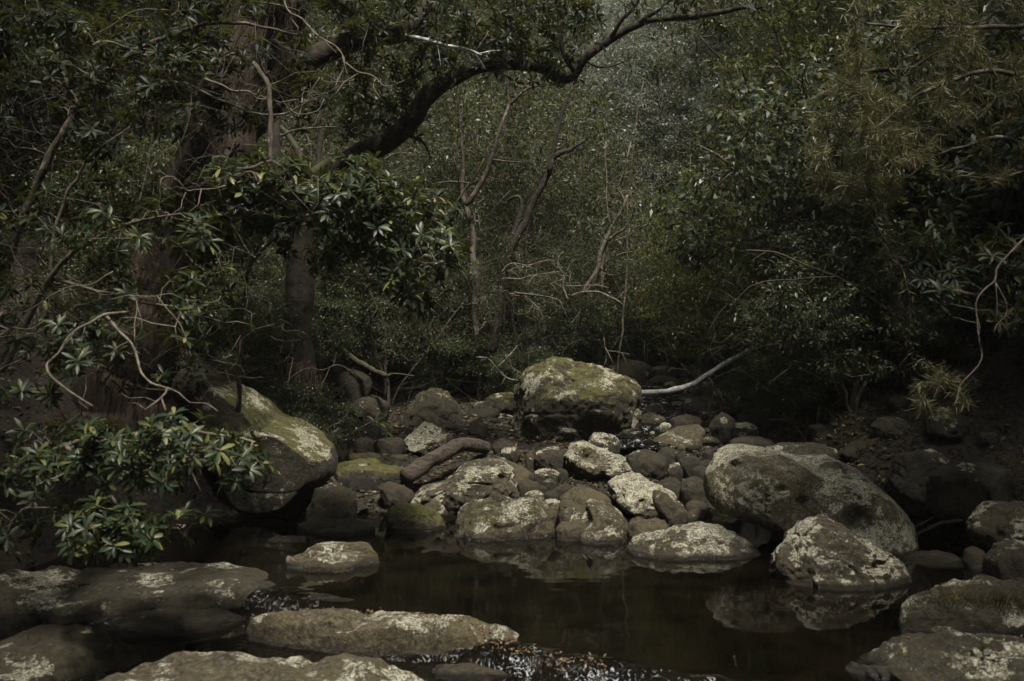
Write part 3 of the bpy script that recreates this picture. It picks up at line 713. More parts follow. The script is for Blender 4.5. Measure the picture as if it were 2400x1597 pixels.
slab('wide pale slab at the bottom edge of the view, nearest to the camera',
     [(180,1640),(297,1557),(416,1532),(505,1526),(594,1525),(683,1531),(737,1540),(856,1555),(945,1567),(1010,1600),(980,1690),(700,1740),(300,1740)], .17, -.11, lichen=.60, moss=.18, tone=1.25, lvl=7)
slab('long pale ledge crossing the foreground and trailing into the riffle',
     [(572,1462),(598,1437),(663,1421),(708,1414),(767,1414),(827,1425),(901,1435),(945,1453),(1005,1462),(1064,1474),(1124,1489),(1190,1512),(1260,1538),(1240,1556),(1120,1552),(1035,1542),(945,1532),(827,1522),(737,1502),(648,1488)], .17, -.11, lichen=.60, moss=.2, tone=1.4, lvl=7, rough=.9)
slab('narrow leaf-strewn rock rib behind the long pale ledge', [(690,1400),(735,1390),(800,1393),(850,1405),(820,1414),(740,1412)], .03, -.01, lichen=.3, moss=.1, tone=.8, lvl=5)
slab('small brown stone in the riffle at the bottom edge', [(1480,1592),(1500,1586),(1525,1585),(1545,1592),(1540,1608),(1490,1610)], .06, -.09, lichen=0, moss=0, tone=1.5, lvl=5)
slab('grassy brown ledge with pale patches on the right shore',
     [(2105,1480),(2112,1452),(2112,1438),(2153,1417),(2191,1391),(2242,1366),(2267,1354),(2305,1349),(2400,1352),(2600,1360),(2650,1480),(2400,1500),(2200,1492)], .17, 0, lichen=.52, moss=.5, tone=.6, lvl=7, cuts=0, rough=1.6)
slab('wedge-pointed ledge in the lower right corner, dipping into the water',
     [(1970,1538),(2006,1514),(2042,1499),(2062,1486),(2128,1484),(2300,1480),(2600,1500),(2700,1650),(2400,1700),(2150,1606),(2103,1588),(2052,1568),(1989,1546)], .10, 0, lichen=.52, moss=.45, tone=.6, lvl=7, cuts=0, rough=1.6)
rock('smooth dark rounded boulder half under water, right of the cream-crusted boulder', [(2110,1335),(2125,1312),(2165,1300),(2220,1297),(2252,1305),(2262,1330),(2250,1360),(2130,1365)], 7.0, T=.25, lichen=.10, moss=.05, tone=.8, rough=.4)
rock('upright egg-shaped brown stone against the right bank', [(2262,1320),(2270,1292),(2290,1282),(2308,1292),(2316,1325),(2300,1350),(2270,1350)], 6.8, T=.12, lichen=0, moss=.05, tone=1.0, rough=.4)
rock('craggy boulder with a pale lichen patch at the right edge of the view', [(2270,1250),(2290,1215),(2306,1200),(2334,1179),(2385,1174),(2470,1190),(2520,1240),(2500,1310),(2400,1320),(2334,1290)], 6.9, T=.4, lichen=.52, moss=.4, tone=.7, lvl=6, cuts=9)
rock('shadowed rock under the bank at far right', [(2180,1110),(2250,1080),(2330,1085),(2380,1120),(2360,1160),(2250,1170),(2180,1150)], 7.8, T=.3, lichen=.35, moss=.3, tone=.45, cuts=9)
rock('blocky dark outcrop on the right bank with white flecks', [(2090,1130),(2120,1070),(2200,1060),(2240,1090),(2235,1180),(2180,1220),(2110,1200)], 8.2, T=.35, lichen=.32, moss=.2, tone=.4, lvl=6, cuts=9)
rock('long shaded bank rock above the whale-backed boulders right end', [(1960,1060),(2030,1030),(2150,1010),(2200,1030),(2180,1060),(2050,1080),(1980,1080)], 9.0, T=.3, lichen=.3, moss=.4, tone=.5, lvl=6, cuts=9)
rock('lichened stone on the right shore beside the egg-shaped brown stone', [(2310,1310),(2340,1280),(2380,1265),(2440,1280),(2440,1340),(2330,1350)], 6.3, T=.22, lichen=.5, moss=.3, tone=.7, cuts=8)

rb = np.random.default_rng(77)
for k in range(34):
    y = rb.uniform(6.6, 11.5); x = float(np.interp(y, [6, 7, 9, 12], [2.9, 3.1, 2.6, 2.3])) + rb.uniform(.1, 3.0)
    d = y; cx = 1200 + x * FPX / d; cz = h1(x, y) + .05; cy = HY + (CAMZ - cz) * FPX / d; w = rb.uniform(40, 130) * 8 / d
    rock('angular dark rock bedded in the steep right bank', (cx, cy, w, w * rb.uniform(.4, .65)), d, lichen=float(rb.uniform(.1, .6)), moss=float(rb.uniform(.2, .6)), tone=float(rb.uniform(.4, .8)), lvl=5, cuts=11, name='bank_rock', group='angular rocks bedded in the right bank', rough=1.3)
slab('low dark wet shelf in front of the broad dark slab at left', [(240,1462),(320,1438),(430,1432),(540,1428),(580,1440),(520,1470),(400,1490),(280,1488)], .05, -.10, lichen=.1, moss=.15, tone=.7, lvl=6)
slab('wet leaf-stained stone in the spill between the two foreground ledges', [(1010,1560),(1080,1552),(1180,1560),(1260,1575),(1240,1592),(1100,1600),(1020,1588)], .045, -.11, lichen=.25, moss=.1, tone=.8, lvl=6)
# loose cobbles of the creek bed: copies of eight stones
protos = []
for k in range(8):
    v, f = ICO[4]; v = unit_cut(v.copy(), 900 + k, 7, (.6, .9), 0)
    v = v * np.array([1, .75 + .05 * (k % 4), .5 + .06 * (k % 3)]); v = v + norm(v) * (fbm(v, 1.6, 4, 70 + k) * .10)[:, None]
    m_ = MB(); m_.add(v, f); o = m_.build('cobble', ROCK)
    o['lichen'] = [.05, .3, .5, .1, 0, .6, .2, .4][k]; o['moss'] = [.1, .3, .2, .5, .0, .1, .6, .2][k]; o['tone'] = [.4, .6, .8, .5, .4, .8, .6, .5][k]
    protos.append(o)
cnt = 0
LBL = 'loose dark cobble among the stones of the creek bed'
for k in range(230):
    y = 8.2 + 6.5 * rng.random() ** 1.1
    x = float(np.interp(y, [8, 9, 13, 16], [.3, .4, 1.6, 1.8])) + rng.uniform(-1, 1) * float(np.interp(y, [8, 9.5, 15], [1.7, 2.5, 1.8]))
    pr = protos[k % 8]; o = pr if k < 8 else pr.copy()
    if k >= 8: C.objects.link(o)
    s_ = rng.uniform(.035, .12) * (1 if y < 12 else 1.5)
    o.scale = (s_, s_, s_); o.rotation_euler = (rng.normal() * .15, rng.normal() * .15, rng.uniform(0, 6.28)); o.location = (x, y, h1(x, y) + s_ * .25)
    tag(o, LBL, 'stone', 'loose cobbles in the creek bed')

# gravel and grit filling the gaps
bm = bmesh.new(); bmesh.ops.create_icosphere(bm, subdivisions=2, radius=1.0); gv = np.array([x.co[:] for x in bm.verts]); gf = np.array([[a.index for a in p.verts] for p in bm.faces]); bm.free()
n = 9000
gy = 8.0 + 8 * rng.random(n) ** 1.2; gx = np.interp(gy, [8, 9, 13, 16], [.2, .4, 1.6, 1.8]) + rng.uniform(-1, 1, n) * np.interp(gy, [8, 9.5, 15], [2.4, 3.0, 2.2]); gs = rng.uniform(.008, .030, n) * (gy / 9)
gz = H(gx, gy) + gs * .3
ga = rng.uniform(0, 6.28, n); sh = np.stack([rng.uniform(.7, 1.3, n), rng.uniform(.6, 1.2, n), rng.uniform(.4, .8, n)], 1) * gs[:, None]
q = (gv[None] * (1 + .18 * vn(gv, 1.7, 3))[None, :, None]) * sh[:, None]; ca, sa = np.cos(ga)[:, None], np.sin(ga)[:, None]
q = np.stack([q[..., 0] * ca - q[..., 1] * sa, q[..., 0] * sa + q[..., 1] * ca, q[..., 2]], -1) + np.stack([gx, gy, gz], 1)[:, None]
mb = MB(); mb.add(q.reshape(-1, 3), (gf[None] + (np.arange(n) * len(gv))[:, None, None]).reshape(-1, 3))
o = mb.build('gravel', ROCK); o['kind'] = 'stuff'; o['label'] = 'gravel and grit between the stones of the creek bed'; o['lichen'] = .35; o['moss'] = .1; o['tone'] = 1.1; o['water_line'] = 0.0

# ---------------------------------------------------------------- plant machinery
def in_poly(px, py, poly):
    poly = np.array(poly, float); c = np.zeros(len(px), bool); n = len(poly); j = n - 1
    for k in range(n):
        xi, yi = poly[k]; xj, yj = poly[j]
        c ^= ((yi > py) != (yj > py)) & (px < (xj - xi) * (py - yi) / (yj - yi + 1e-9) + xi); j = k
    return c
def sample_poly(poly, n, d0, d1, seed=0, clump=.0, cs=.01):
    r = np.random.default_rng(seed); poly_ = np.array(poly, float); lo, hi = poly_.min(0), poly_.max(0); out = []
    while len(out) < n:
        x = r.uniform(lo[0], hi[0], 400); y = r.uniform(lo[1], hi[1], 400); ok = in_poly(x, y, poly)
        if clump:
            w = .5 + .5 * vn(np.stack([x, y, 0 * x], 1), cs, seed) ; ok &= r.random(400) < np.clip((w - clump) * 3, 0, 1)
        for a, b in zip(x[ok], y[ok]):
            out.append(P(a, b, r.uniform(d0, d1)))
    return np.array(out[:n])

def grow(nodes, clusters, wob=.12, sag=.06, m=6, seed=0):
    """join every cluster centre to the nearest wood so far. nodes (n,3)"""
    r = np.random.default_rng(seed)
    nodes = np.asarray(nodes, float)
    par = np.full(len(nodes), -1); N = nodes
    d0 = np.min(np.linalg.norm(clusters[:, None] - nodes[None, ::max(1, len(nodes) // 60)], axis=2), axis=1)
    order = np.argsort(d0)
    paths = []
    allp = [nodes]; cur = nodes
    for ci in order:
        c = clusters[ci]
        dv = cur - c; dist = np.linalg.norm(dv, axis=1)
        # prefer growing outward and upward: penalise nodes above the tip
        cost = dist * (1 + .35 * np.clip(dv[:, 2] / (dist + 1e-6), -.2, 1))
        j = int(np.argmin(cost)); a = cur[j]; L = dist[j]
        t = np.linspace(0, 1, m)[:, None]
        path = a + (c - a) * t + (np.sin(t * np.pi) * (r.normal(size=3) * wob * L + np.array([0, 0, sag * L])))
        path[1:-1] += r.normal(size=(m - 2, 3)) * wob * .25 * L
        paths.append(path); cur = np.vstack([cur, path[1:]])
    return paths, order

def wood(mb, paths, r0, r1, k=4):
    if not paths: return
    PT = np.array(paths); L = np.linalg.norm(PT[:, -1] - PT[:, 0], axis=1)
    rr = np.clip(r1 + L * (r0 - r1), r1, r0)
    t = np.linspace(0, 1, PT.shape[1])[None]
    RD = rr[:, None] * (1 - t) + r1 * t
    tubes(mb, PT, RD, k)

def whorls(mbL, mbW, tips, dirs, L=.10, Wd=.015, n=7, spread=(.9, 1.35), up=.3, droop=.3, lj=.25):
    """rosettes of strap leaves at twig tips"""
    N = len(tips); k = np.repeat(np.arange(N), n)
    ax = norm(dirs)[k]
    a = np.tile(np.arange(n) * 2.399, N) + np.repeat(rng.uniform(0, 6.28, N), n)
    u = norm(np.cross(ax, np.array([.31, .77, .2]))); w = np.cross(ax, u)
    op = rng.uniform(spread[0], spread[1], N * n)[:, None]
    rad = np.cos(a)[:, None] * u + np.sin(a)[:, None] * w
    d = norm(ax * np.cos(op) + rad * np.sin(op) + rng.normal(size=(N * n, 3)) * .12)
    nr = perp(d, ax + np.array([0, 0, up]) + rng.normal(size=(N * n, 3)) * .12)
    l = L * rng.uniform(1 - lj, 1 + lj * .6, N * n); ww = l * (Wd / L)
    pos = tips[k] - ax * rng.uniform(0, .025, (N * n, 1))
    leaves_near(mbL, pos, d, nr, l, ww, droop)

def gum_shrub(label, base, trunk_lines, clusters, cat='shrub', per=4, rad=.10, L=.10, Wd=.0155, n=7, leafm=None, bark=None, up=.5, name='broadleaf_shrub', group=None, seed=1, r0=.012, wr=None):
    """trunk_lines: list of (points, radii) in world space"""
    e = empty(name, base, label, cat, group)
    mw, ml = MB(), MB(); nodes = []
    for pts, rr in trunk_lines:
        o, r = limb(mw, pts, rr, 8, .05, .02, .12, seed); nodes.append(o)
    nodes = np.vstack(nodes)
    paths, order = grow(nodes, clusters, .16, .05, 6, seed)
    wood(mw, paths, r0, .0028, 5)
    r = np.random.default_rng(seed)
    tips, dirs, tw = [], [], []
    for p in paths:
        c = p[-1]; dd = norm(p[-1] - p[-3])
        for q in range(per):
            t = c + norm(r.normal(size=3) * np.array([1, 1, .7]) + dd * .7 + np.array([0, 0, up * .5])) * rad * r.uniform(.4, 1.2)
            tips.append(t); dirs.append(t - c + np.array([0, 0, up * rad])); mid = (c + t) / 2 + r.normal(size=3) * .012
            tw.append(np.array([c, mid, t]))
    tubes(mw, np.array(tw), np.full((len(tw), 3), .0022), 4)
    tips = np.array(tips); dirs = np.array(dirs)
    whorls(ml, mw, tips, dirs, L, Wd, n)
    mw.build('branches', bark or BARK_PALE, e, origin=base)
    ml.build('foliage', leafm or LF_GUM, e, origin=base)
    return e

def crown_leaves(ml, centres, per, rad, L, Wd, hang=0.0, flat=.42, lj=.45, upw=.55):
    N = len(centres) * per; k = np.repeat(np.arange(len(centres)), per)
    off = rng.normal(size=(N, 3)) * rad * .55 * np.array([1, 1, flat])
    pos = centres[k] + off
    d = norm(rng.normal(size=(N, 3)) + norm(off) * .6 + np.array([0, 0, -hang]))
    nr = perp(d, rng.normal(size=(N, 3)) * .75 + np.array([0, 0, upw]))
    l = L * rng.uniform(1 - lj, 1 + lj, N)
    leaves_far(ml, pos, d, nr, l, l * (Wd / L) * rng.uniform(.8, 1.2, N))

TREES = {}
def make_tree(key, h, cr, cz0, ncl, per, leafm, bark, L, Wd, r0=.09, lean=.12, hang=0., seed=1, crad=.35, stems=1, label='', name='tree', cat='tree', bare=30):
    """prototype tree: trunk+limbs mesh, crown mesh. Stored, copied later"""
    r = np.random.default_rng(seed)
    e = empty(name, (0, 0, 0), label, cat)
    mw, ml = MB(), MB(); nodes = []
    for s_ in range(stems):
        a = r.uniform(0, 6.28); ln = lean * (1 + s_ * .8)
        n = 7; t = np.linspace(0, 1, n)
        pts = np.stack([np.cos(a) * ln * h * t ** 1.3 + r.normal(size=n) * .035 * h * t, np.sin(a) * ln * h * t ** 1.3 + r.normal(size=n) * .035 * h * t, h * .86 * t * (1 - .12 * s_)], 1)
        pts[0] = (r.uniform(-.1, .1) * s_, r.uniform(-.1, .1) * s_, -.3)
        o, rr = limb(mw, pts, r0 * (1 - .85 * t) * (1 - .25 * s_) + .006, 8, .18, .04, .15, seed + s_)
        nodes.append(o[int(len(o) * .22):])
    nodes = np.vstack(nodes)
    cl = []
    while len(cl) < ncl:
        q = r.normal(size=3); q = q / np.linalg.norm(q) * r.random() ** .42
        p = q * np.array([cr, cr, (h - cz0) / 2]) + np.array([0, 0, (h + cz0) / 2])
        if vn(p[None], 1.1 / cr * 1.9, seed + 3)[0] > -.12: cl.append(p)
    cl = np.array(cl)
    paths, order = grow(nodes, cl, .14, .05, 6, seed)
    wood(mw, paths, r0 * .38, .006, 4)
    # bare twigs
    tw = []
    for _ in range(bare * 4):
        p = paths[r.integers(len(paths))]; c = p[r.integers(1, 6)]; dd = norm(r.normal(size=3) + np.array([0, 0, .2])) * r.uniform(.2, .6)
        tw.append(np.stack([c, c + dd * .35 + r.normal(size=3) * .04, c + dd * .7 + r.normal(size=3) * .06, c + dd]))
    if tw: tubes(mw, np.array(tw), np.tile(np.array([.006, .005, .004, .002]), (len(tw), 1)), 3)
    crown_leaves(ml, cl, per, crad, L, Wd, hang)
    mw.build('trunk', bark, e); ml.build('crown', leafm, e)
    TREES[key] = [e, False]
    return e
def place_tree(key, x, y, s=1.0, rot=None, z=None, label=None, group=None, tilt=(0, 0), sz=1.0):
    e, used = TREES[key]
    if used:
        n = e.copy(); C.objects.link(n)
        for ch in e.children:
            c = ch.copy(); C.objects.link(c); c.parent = n
    else:
        n = e; TREES[key][1] = True
    n.location = (x, y, (h1(x, y) - .05) if z is None else z)
    n.scale = (s, s, s * sz)
    n.rotation_euler = (tilt[0], tilt[1], rng.uniform(0, 6.28) if rot is None else rot)
    if label: n['label'] = label
    if group: n['group'] = group
    return n

make_tree('fine', 8.5, 2.6, 1.8, 250, 160, LF_FINE, BARK_GREY, .062, .0125, .11, .10, .2, 11, .34, label='fine-leaved forest tree')
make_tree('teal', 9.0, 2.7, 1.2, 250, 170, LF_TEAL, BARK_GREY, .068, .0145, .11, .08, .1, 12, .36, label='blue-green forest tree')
make_tree('yel', 6.0, 1.9, .9, 260, 95, LF_YEL, BARK_DARK, .07, .012, .07, .14, .7, 13, .32, stems=2, label='yellow-green tree')
make_tree('dark', 9.0, 2.8, 1.5, 300, 80, LF_GLOSS, BARK_DARK, .085, .016, .13, .12, .3, 14, .42, label='dark forest tree')
make_tree('bush', 2.4, 1.5, .15, 250, 110, LF_BUSH, BARK_GREY, .055, .012, .03, .25, .2, 15, .26, stems=4, label='bush', name='bush', cat='bush', bare=25)
make_tree('twiggy', 4.2, 1.5, .8, 200, 95, LF_FINE, BARK_PALE, .045, .010, .035, .2, .2, 16, .3, stems=3, label='twiggy tree', bare=45)
make_tree('gloss', 3.6, 1.9, .4, 240, 75, LF_GLOSS, BARK_GREY, .085, .017, .05, .2, .5, 17, .30, stems=3, label='glossy bush', name='bush', cat='bush')

# far hillside wood
GF = 'trees crowding the far hillside'
for k in range(46):
    y = rng.uniform(24, 52); x = rng.uniform(-.62, .62) * y
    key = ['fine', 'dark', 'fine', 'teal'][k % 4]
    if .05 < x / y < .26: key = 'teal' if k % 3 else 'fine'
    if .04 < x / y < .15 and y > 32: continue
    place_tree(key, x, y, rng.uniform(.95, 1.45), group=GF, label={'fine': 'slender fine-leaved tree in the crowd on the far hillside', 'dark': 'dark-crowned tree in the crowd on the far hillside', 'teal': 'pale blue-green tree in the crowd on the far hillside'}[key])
# middle distance
GM = 'trees behind the boulders in the middle distance'
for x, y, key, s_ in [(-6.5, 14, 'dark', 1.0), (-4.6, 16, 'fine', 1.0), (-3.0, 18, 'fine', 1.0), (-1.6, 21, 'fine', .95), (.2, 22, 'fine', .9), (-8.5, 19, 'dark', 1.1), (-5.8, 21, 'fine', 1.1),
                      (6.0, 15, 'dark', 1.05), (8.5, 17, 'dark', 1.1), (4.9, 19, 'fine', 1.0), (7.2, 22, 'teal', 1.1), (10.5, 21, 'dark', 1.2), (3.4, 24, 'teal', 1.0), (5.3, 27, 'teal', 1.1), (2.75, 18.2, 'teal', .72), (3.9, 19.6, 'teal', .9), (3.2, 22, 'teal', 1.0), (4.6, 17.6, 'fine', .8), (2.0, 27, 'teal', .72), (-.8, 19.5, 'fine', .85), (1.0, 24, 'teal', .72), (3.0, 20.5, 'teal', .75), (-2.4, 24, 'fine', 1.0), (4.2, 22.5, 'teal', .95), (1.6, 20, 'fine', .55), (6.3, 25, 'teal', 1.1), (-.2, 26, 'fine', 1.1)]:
    place_tree(key, x, y, s_, group=GM, label={'fine': 'fine-leaved tree rising behind the boulders in the middle distance', 'dark': 'dark broad-crowned tree shading the bank in the middle distance', 'teal': 'pale blue-green tree with light put into its leaf colour, beyond the creek bend'}[key])
GT = 'twiggy saplings in the middle distance'
for x, y, s_ in [(-2.2, 13.5, 1.0), (-1.0, 14.8, 1.1), (.2, 15.4, 1.15), (-3.4, 14.6, 1.2), (1.1, 16.6, 1.0), (-.4, 17.6, 1.3), (2.3, 17.8, 1.1), (3.6, 15.6, 1.0), (-4.8, 13.0, 1.1), (.9, 19, 1.3), (-2.0, 16.6, 1.3), (5.2, 14.2, 1.0), (-1.6, 12.9, .6), (-.4, 13.2, .6), (-2.6, 12.6, .65), (.5, 13.4, .55), (1.3, 14.6, .7)]:
    place_tree('twiggy', x, y, s_, group=GT, label='thin many-stemmed twiggy sapling behind the boulders')
GB = 'bushes lining the creek behind the boulders'
for x, y, s_ in [(-3.3, 12.4, .8), (-.9, 13.4, .6), (.5, 14.4, .7), (-1.9, 14.6, 1.1), (-.5, 15.2, 1.1), (.9, 15.2, .9), (1.9, 17.4, 1.0), (-4.4, 13.8, 1.1), (.2, 12.6, .35), (3.0, 15.2, .8), (2.9, 17.5, 1.1), (5.6, 13.6, .8), (4.8, 11.6, .9), (-5.5, 12, 1.2), (5.8, 10.6, 1.1), (-3.7, 9.6, .5), (-3.3, 10.4, .55), (-2.75, 11.0, .45), (-4.0, 10.8, .8), (-2.9, 12.0, .8), (-2.75, 10.1, .42), (-2.5, 11.4, .5), (-2.2, 9.85, .42)]:
    place_tree('bush', x, y, s_, group=GB, label='dense small-leaved bush at the foot of the trees behind the boulders')
for x_, y_, s_ in [(4.2, 9.6, .4), (3.1, 10.4, .4), (4.9, 8.4, .45), (3.6, 11.0, .5), (2.9, 11.6, .35)]:
    place_tree('bush', x_, y_, s_, group=GB, label='low dim bush on the shaded right bank above the whale-backed boulder')
GG = 'glossy bushes on the right bank'
for x, y, s_, lb in [(3.9, 14.2, .85, 'glossy-leaved bush behind the upper end of the white fallen trunk'), (3.7, 11.6, 1.0, 'large glossy-leaved bush half way up the right bank'), (4.6, 10.2, 1.0, 'shaded glossy-leaved bush at the right edge of the bank'), (3.4, 9.9, .55, 'low dark bush on the right bank above the whale-backed boulder'), (5.4, 9.0, 1.05, 'dark glossy-leaved bush leaning in from the right')]:
    place_tree('gloss', x, y, s_, group=GG, label=lb)
place_tree('yel', 2.55, 13.2, .52, rot=1.0, label='bright yellow-green leafy tree right of centre above the fallen trunk')
place_tree('yel', 4.5, 14.4, .95, rot=2.5, label='tall yellow-green tree with hanging sprays, right of the light gap')
# canopy: bank trees, plus unseen ones added beside and behind the view for shade
for x_, y_, t_ in [(-4.3, 2.9, .12), (6.6, 1.4, -.04)]:
    place_tree('dark', x_, y_, 1.0, group='tall trees leaning over the creek from the banks', tilt=(0, t_), sz=1.5, label='tall dark tree out of view, added to shade the sides of the foreground')
GC = 'tall trees leaning over the creek from the banks'
for x, y, key, s_, tl in [(-6.4, 9.8, 'dark', 1.0, (0, .03)), (-6.0, 5.5, 'dark', 1.0, (0, .06)), (-5.5, 1.5, 'dark', 1.05, (0, .1)), (-6.0, 12.5, 'dark', 1.0, (0, .05)), (6.9, 8.4, 'dark', 1.0, (0, -.08)), (7.0, 4.8, 'dark', 1.05, (0, -.08)), (7.2, 1.0, 'dark', 1.0, (0, -.08)), (7.4, 11.5, 'dark', 1.05, (0, -.06)), (-7, 8, 'dark', 1.1, (0, 0)), (-2.6, -3.2, 'dark', 1.2, (0, 0)), (1.2, -4.4, 'dark', 1.25, (0, 0)), (4.8, -3.0, 'dark', 1.2, (0, 0)), (-.6, -7, 'dark', 1.5, (0, 0)), (-8.5, 11.5, 'dark', 1.1, (0, 0)), (-6.6, 3.4, 'dark', 1.15, (0, .12))]:
    n = place_tree(key, x, y, s_, group=GC, tilt=tl, label='tall dark tree out of view, added to shade the sides of the foreground')

# ---------------------------------------------------------------- the great fibrous-barked tree on the left
def PL(seq, d0, d1):
    n = len(seq); return [P(a, b, d0 + (d1 - d0) * k / (n - 1)) for k, (a, b) in enumerate(seq)]
def px(r, d): return r * d / FPX
e = empty('fibrous_barked_tree', P(300, 930, 8.6), 'massive leaning tree with shaggy red-brown fibrous bark on the left bank', 'tree')
ORG = P(300, 930, 8.6)
mw = MB()
o1, r1 = limb(mw, PL([(270, 1000), (300, 880), (370, 680), (430, 540), (500, 380), (545, 180), (585, 40), (610, -120), (640, -400)], 8.6, 8.2), [px(r, 8.5) for r in (125, 105, 88, 84, 84, 66, 52, 46, 36)], 28, .05, .03, .16, 3)
o2, r2 = limb(mw, PL([(520, 340), (580, 290), (640, 215), (668, 110), (690, -60), (700, -300)], 8.5, 8.9), [px(r, 8.5) for r in (55, 46, 36, 30, 26, 20)], 18, .05, .02, .16, 4)
st = []
for (o_, r_) in ((o1, r1), (o2, r2)):
    for _ in range(520):
        j = rng.integers(1, len(o_) - 9); a = rng.uniform(0, 6.28)
        off = np.array([math.cos(a), math.sin(a), 0]) * r_[j] * 1.03
        L_ = rng.integers(3, 8)
        p0, p1 = o_[j] + off, o_[j + L_] + off * (r_[j + L_] / r_[j]) + rng.normal(size=3) * .025
        st.append(np.stack([p0, (p0 * 2 + p1) / 3 + norm(off) * rng.uniform(0, .03), (p0 + p1 * 2) / 3 + norm(off) * rng.uniform(0, .035), p1]))
trunk = mw.build('trunk', BARK_RED, e, origin=ORG)
ms = MB(); tubes(ms, np.array(st), np.tile(np.array([.003, .006, .005, .001]), (len(st), 1)), 3)
ms.build('bark_strips', BARK_RED, e, origin=ORG)
# its mossy upper limb
mw = MB()
o3, r3 = limb(mw, PL([(668, 150), (720, 135), (783, 112), (830, 95), (878, 80), (942, 74), (974, 50), (1000, 6), (1015, -60), (1060, -200)], 8.8, 9.4), [px(r, 9) for r in (34, 26, 24, 22, 21, 22, 20, 18, 16, 12)], 14, .05, .02, .16, 5)
limb(mw, PL([(900, 78), (870, 110), (858, 160), (850, 230)], 9.1, 9.2), [px(r, 9) for r in (16, 12, 8, 4)], 8, .05, .02, .2, 6)
mw.build('mossy_limb', BARK_DARK, e, origin=ORG)

# the arching dark limb over the creek
e = empty('arching_tree', P(700, 930, 10.2), 'dark tree whose thick mossy limb arches right across the top of the view', 'tree')
ORG2 = P(700, 930, 10.2)
mw = MB(); nodes = []
o, r = limb(mw, PL([(705, 960), (700, 800), (705, 640), (712, 520), (725, 440), (800, 388), (900, 332), (958, 290), (1008, 222), (1068, 182), (1130, 155), (1200, 149), (1276, 161), (1315, 177), (1345, 172), (1372, 138), (1430, 92), (1498, 57), (1544, 44), (1621, 38), (1690, 31), (1751, 15), (1804, 27)], 10.2, 9.2),
            [px(r, 9.7) for r in (44, 36, 31, 29, 32, 29, 28, 25, 21, 19, 17, 16, 15, 17, 15, 11, 11, 9, 8, 8, 6.5, 5, 2)], 14, .05, .012, .16, 7); nodes.append(o)
for seq, d0, d1, ra, rb in [
    ([(1498, 52), (1533, 27), (1575, -5), (1600, -60)], 9.3, 9.2, 6, 3), ([(1430, 90), (1449, 57), (1491, 8), (1510, -50)], 9.3, 9.1, 6, 3),
    ([(1345, 172), (1322, 130), (1317, 88), (1326, 23), (1320, -40)], 9.4, 9.3, 6, 3), ([(1372, 140), (1400, 158), (1450, 148), (1490, 120)], 9.4, 9.3, 3, 1),
    ([(725, 440), (715, 400), (690, 340), (660, 300)], 10.0, 10.3, 14, 6), ([(940, 310), (990, 330), (1010, 370)], 9.8, 9.7, 5, 2), ([(860, 360), (872, 400), (900, 440)], 9.9, 9.8, 9, 3),
    ([(740, 430), (760, 480), (790, 500)], 10, 9.9, 10, 4)]:
    o, r = limb(mw, PL(seq, d0, d1), np.linspace(px(ra, 9.4), px(rb, 9.4), len(seq)), 7, .05, .015, .15, 8); nodes.append(o)
cl = np.vstack([sample_poly([(760, -30), (1420, -30), (1380, 70), (1250, 130), (1120, 100), (980, 110), (860, 60)], 110, 8.9, 9.9, 31), sample_poly([(980, 110), (1330, 110), (1320, 175), (1150, 150), (1000, 190)], 22, 9.2, 9.7, 32),
                sample_poly([(1380, -40), (1850, -40), (1800, 60), (1560, 90)], 14, 9.0, 9.4, 33), sample_poly([(780, 140), (980, 160), (960, 300), (800, 320)], 42, 9.3, 9.9, 34)])
paths, _ = grow(np.vstack(nodes), cl, .14, .04, 6, 5)
wood(mw, paths, .014, .003, 5)
mw.build('trunk', BARK_DARK, e, origin=ORG2)
ml = MB()
tips = np.vstack([p[-1][None] + rng.normal(size=(5, 3)) * .10 for p in paths]); whorls(ml, None, tips, rng.normal(size=(len(tips), 3)) * .5 + np.array([0, 0, .2]), .085, .013, 6, (.8, 1.4), .4, .35)
ml.build('crown', LF_DARK, e, origin=ORG2)
# pale dead branch on the dark limb
def sticks(name, label, cat, lines, mat, k=7, group=None, jit=.012, step=.03, rough=.22):
    m_ = MB(); org = None
    for seq, d0, d1, ra, rb in lines:
        pts = PL(seq, d0, d1)
        if org is None: org = pts[0]
        fac = .8 if cat in ('branch', 'twig') else 1.0
        o_, q_ = limb(m_, pts, np.linspace(px(ra, (d0 + d1) / 2), px(rb, (d0 + d1) / 2), len(seq)) * fac, k, step, jit, rough, len(seq) + int(seq[0][0]))
        if cat in ('branch', 'twig', 'tree', 'vine') and len(o_) > 12:
            rs = np.random.default_rng(int(seq[0][0] * 7 + seq[0][1]) % 99991)
            sh = []
            for _ in range(int(len(o_) * .16) + 1):
                j = rs.integers(3, len(o_) - 2); dd = norm(norm(o_[j + 1] - o_[j]) * .7 + rs.normal(size=3)) * rs.uniform(.04, .22) * (d0 / 6) ** .5
                sh.append(np.stack([o_[j], o_[j] + dd * .4 + rs.normal(size=3) * .006, o_[j] + dd * .75 + rs.normal(size=3) * .012, o_[j] + dd]))
            tubes(m_, np.array(sh), np.tile(np.array([.0028, .0022, .0016, .0008]) * (d0 / 6), (len(sh), 1)), 4)
    o = m_.build(name, mat, origin=org); tag(o, label, cat, group); return o
sticks('dead_branch', 'stubby white dead branch against the dark leaves near the top centre', 'branch', [([(948, 86), (999, 97), (1040, 107), (1086, 116), (1127, 130)], 9.0, 9.0, 7, 4), ([(1120, 127), (1150, 118), (1174, 115)], 9, 9, 3, 1.5), ([(1086, 116), (1110, 125), (1135, 160)], 9, 9.1, 3, 2)], BARK_WHITE)
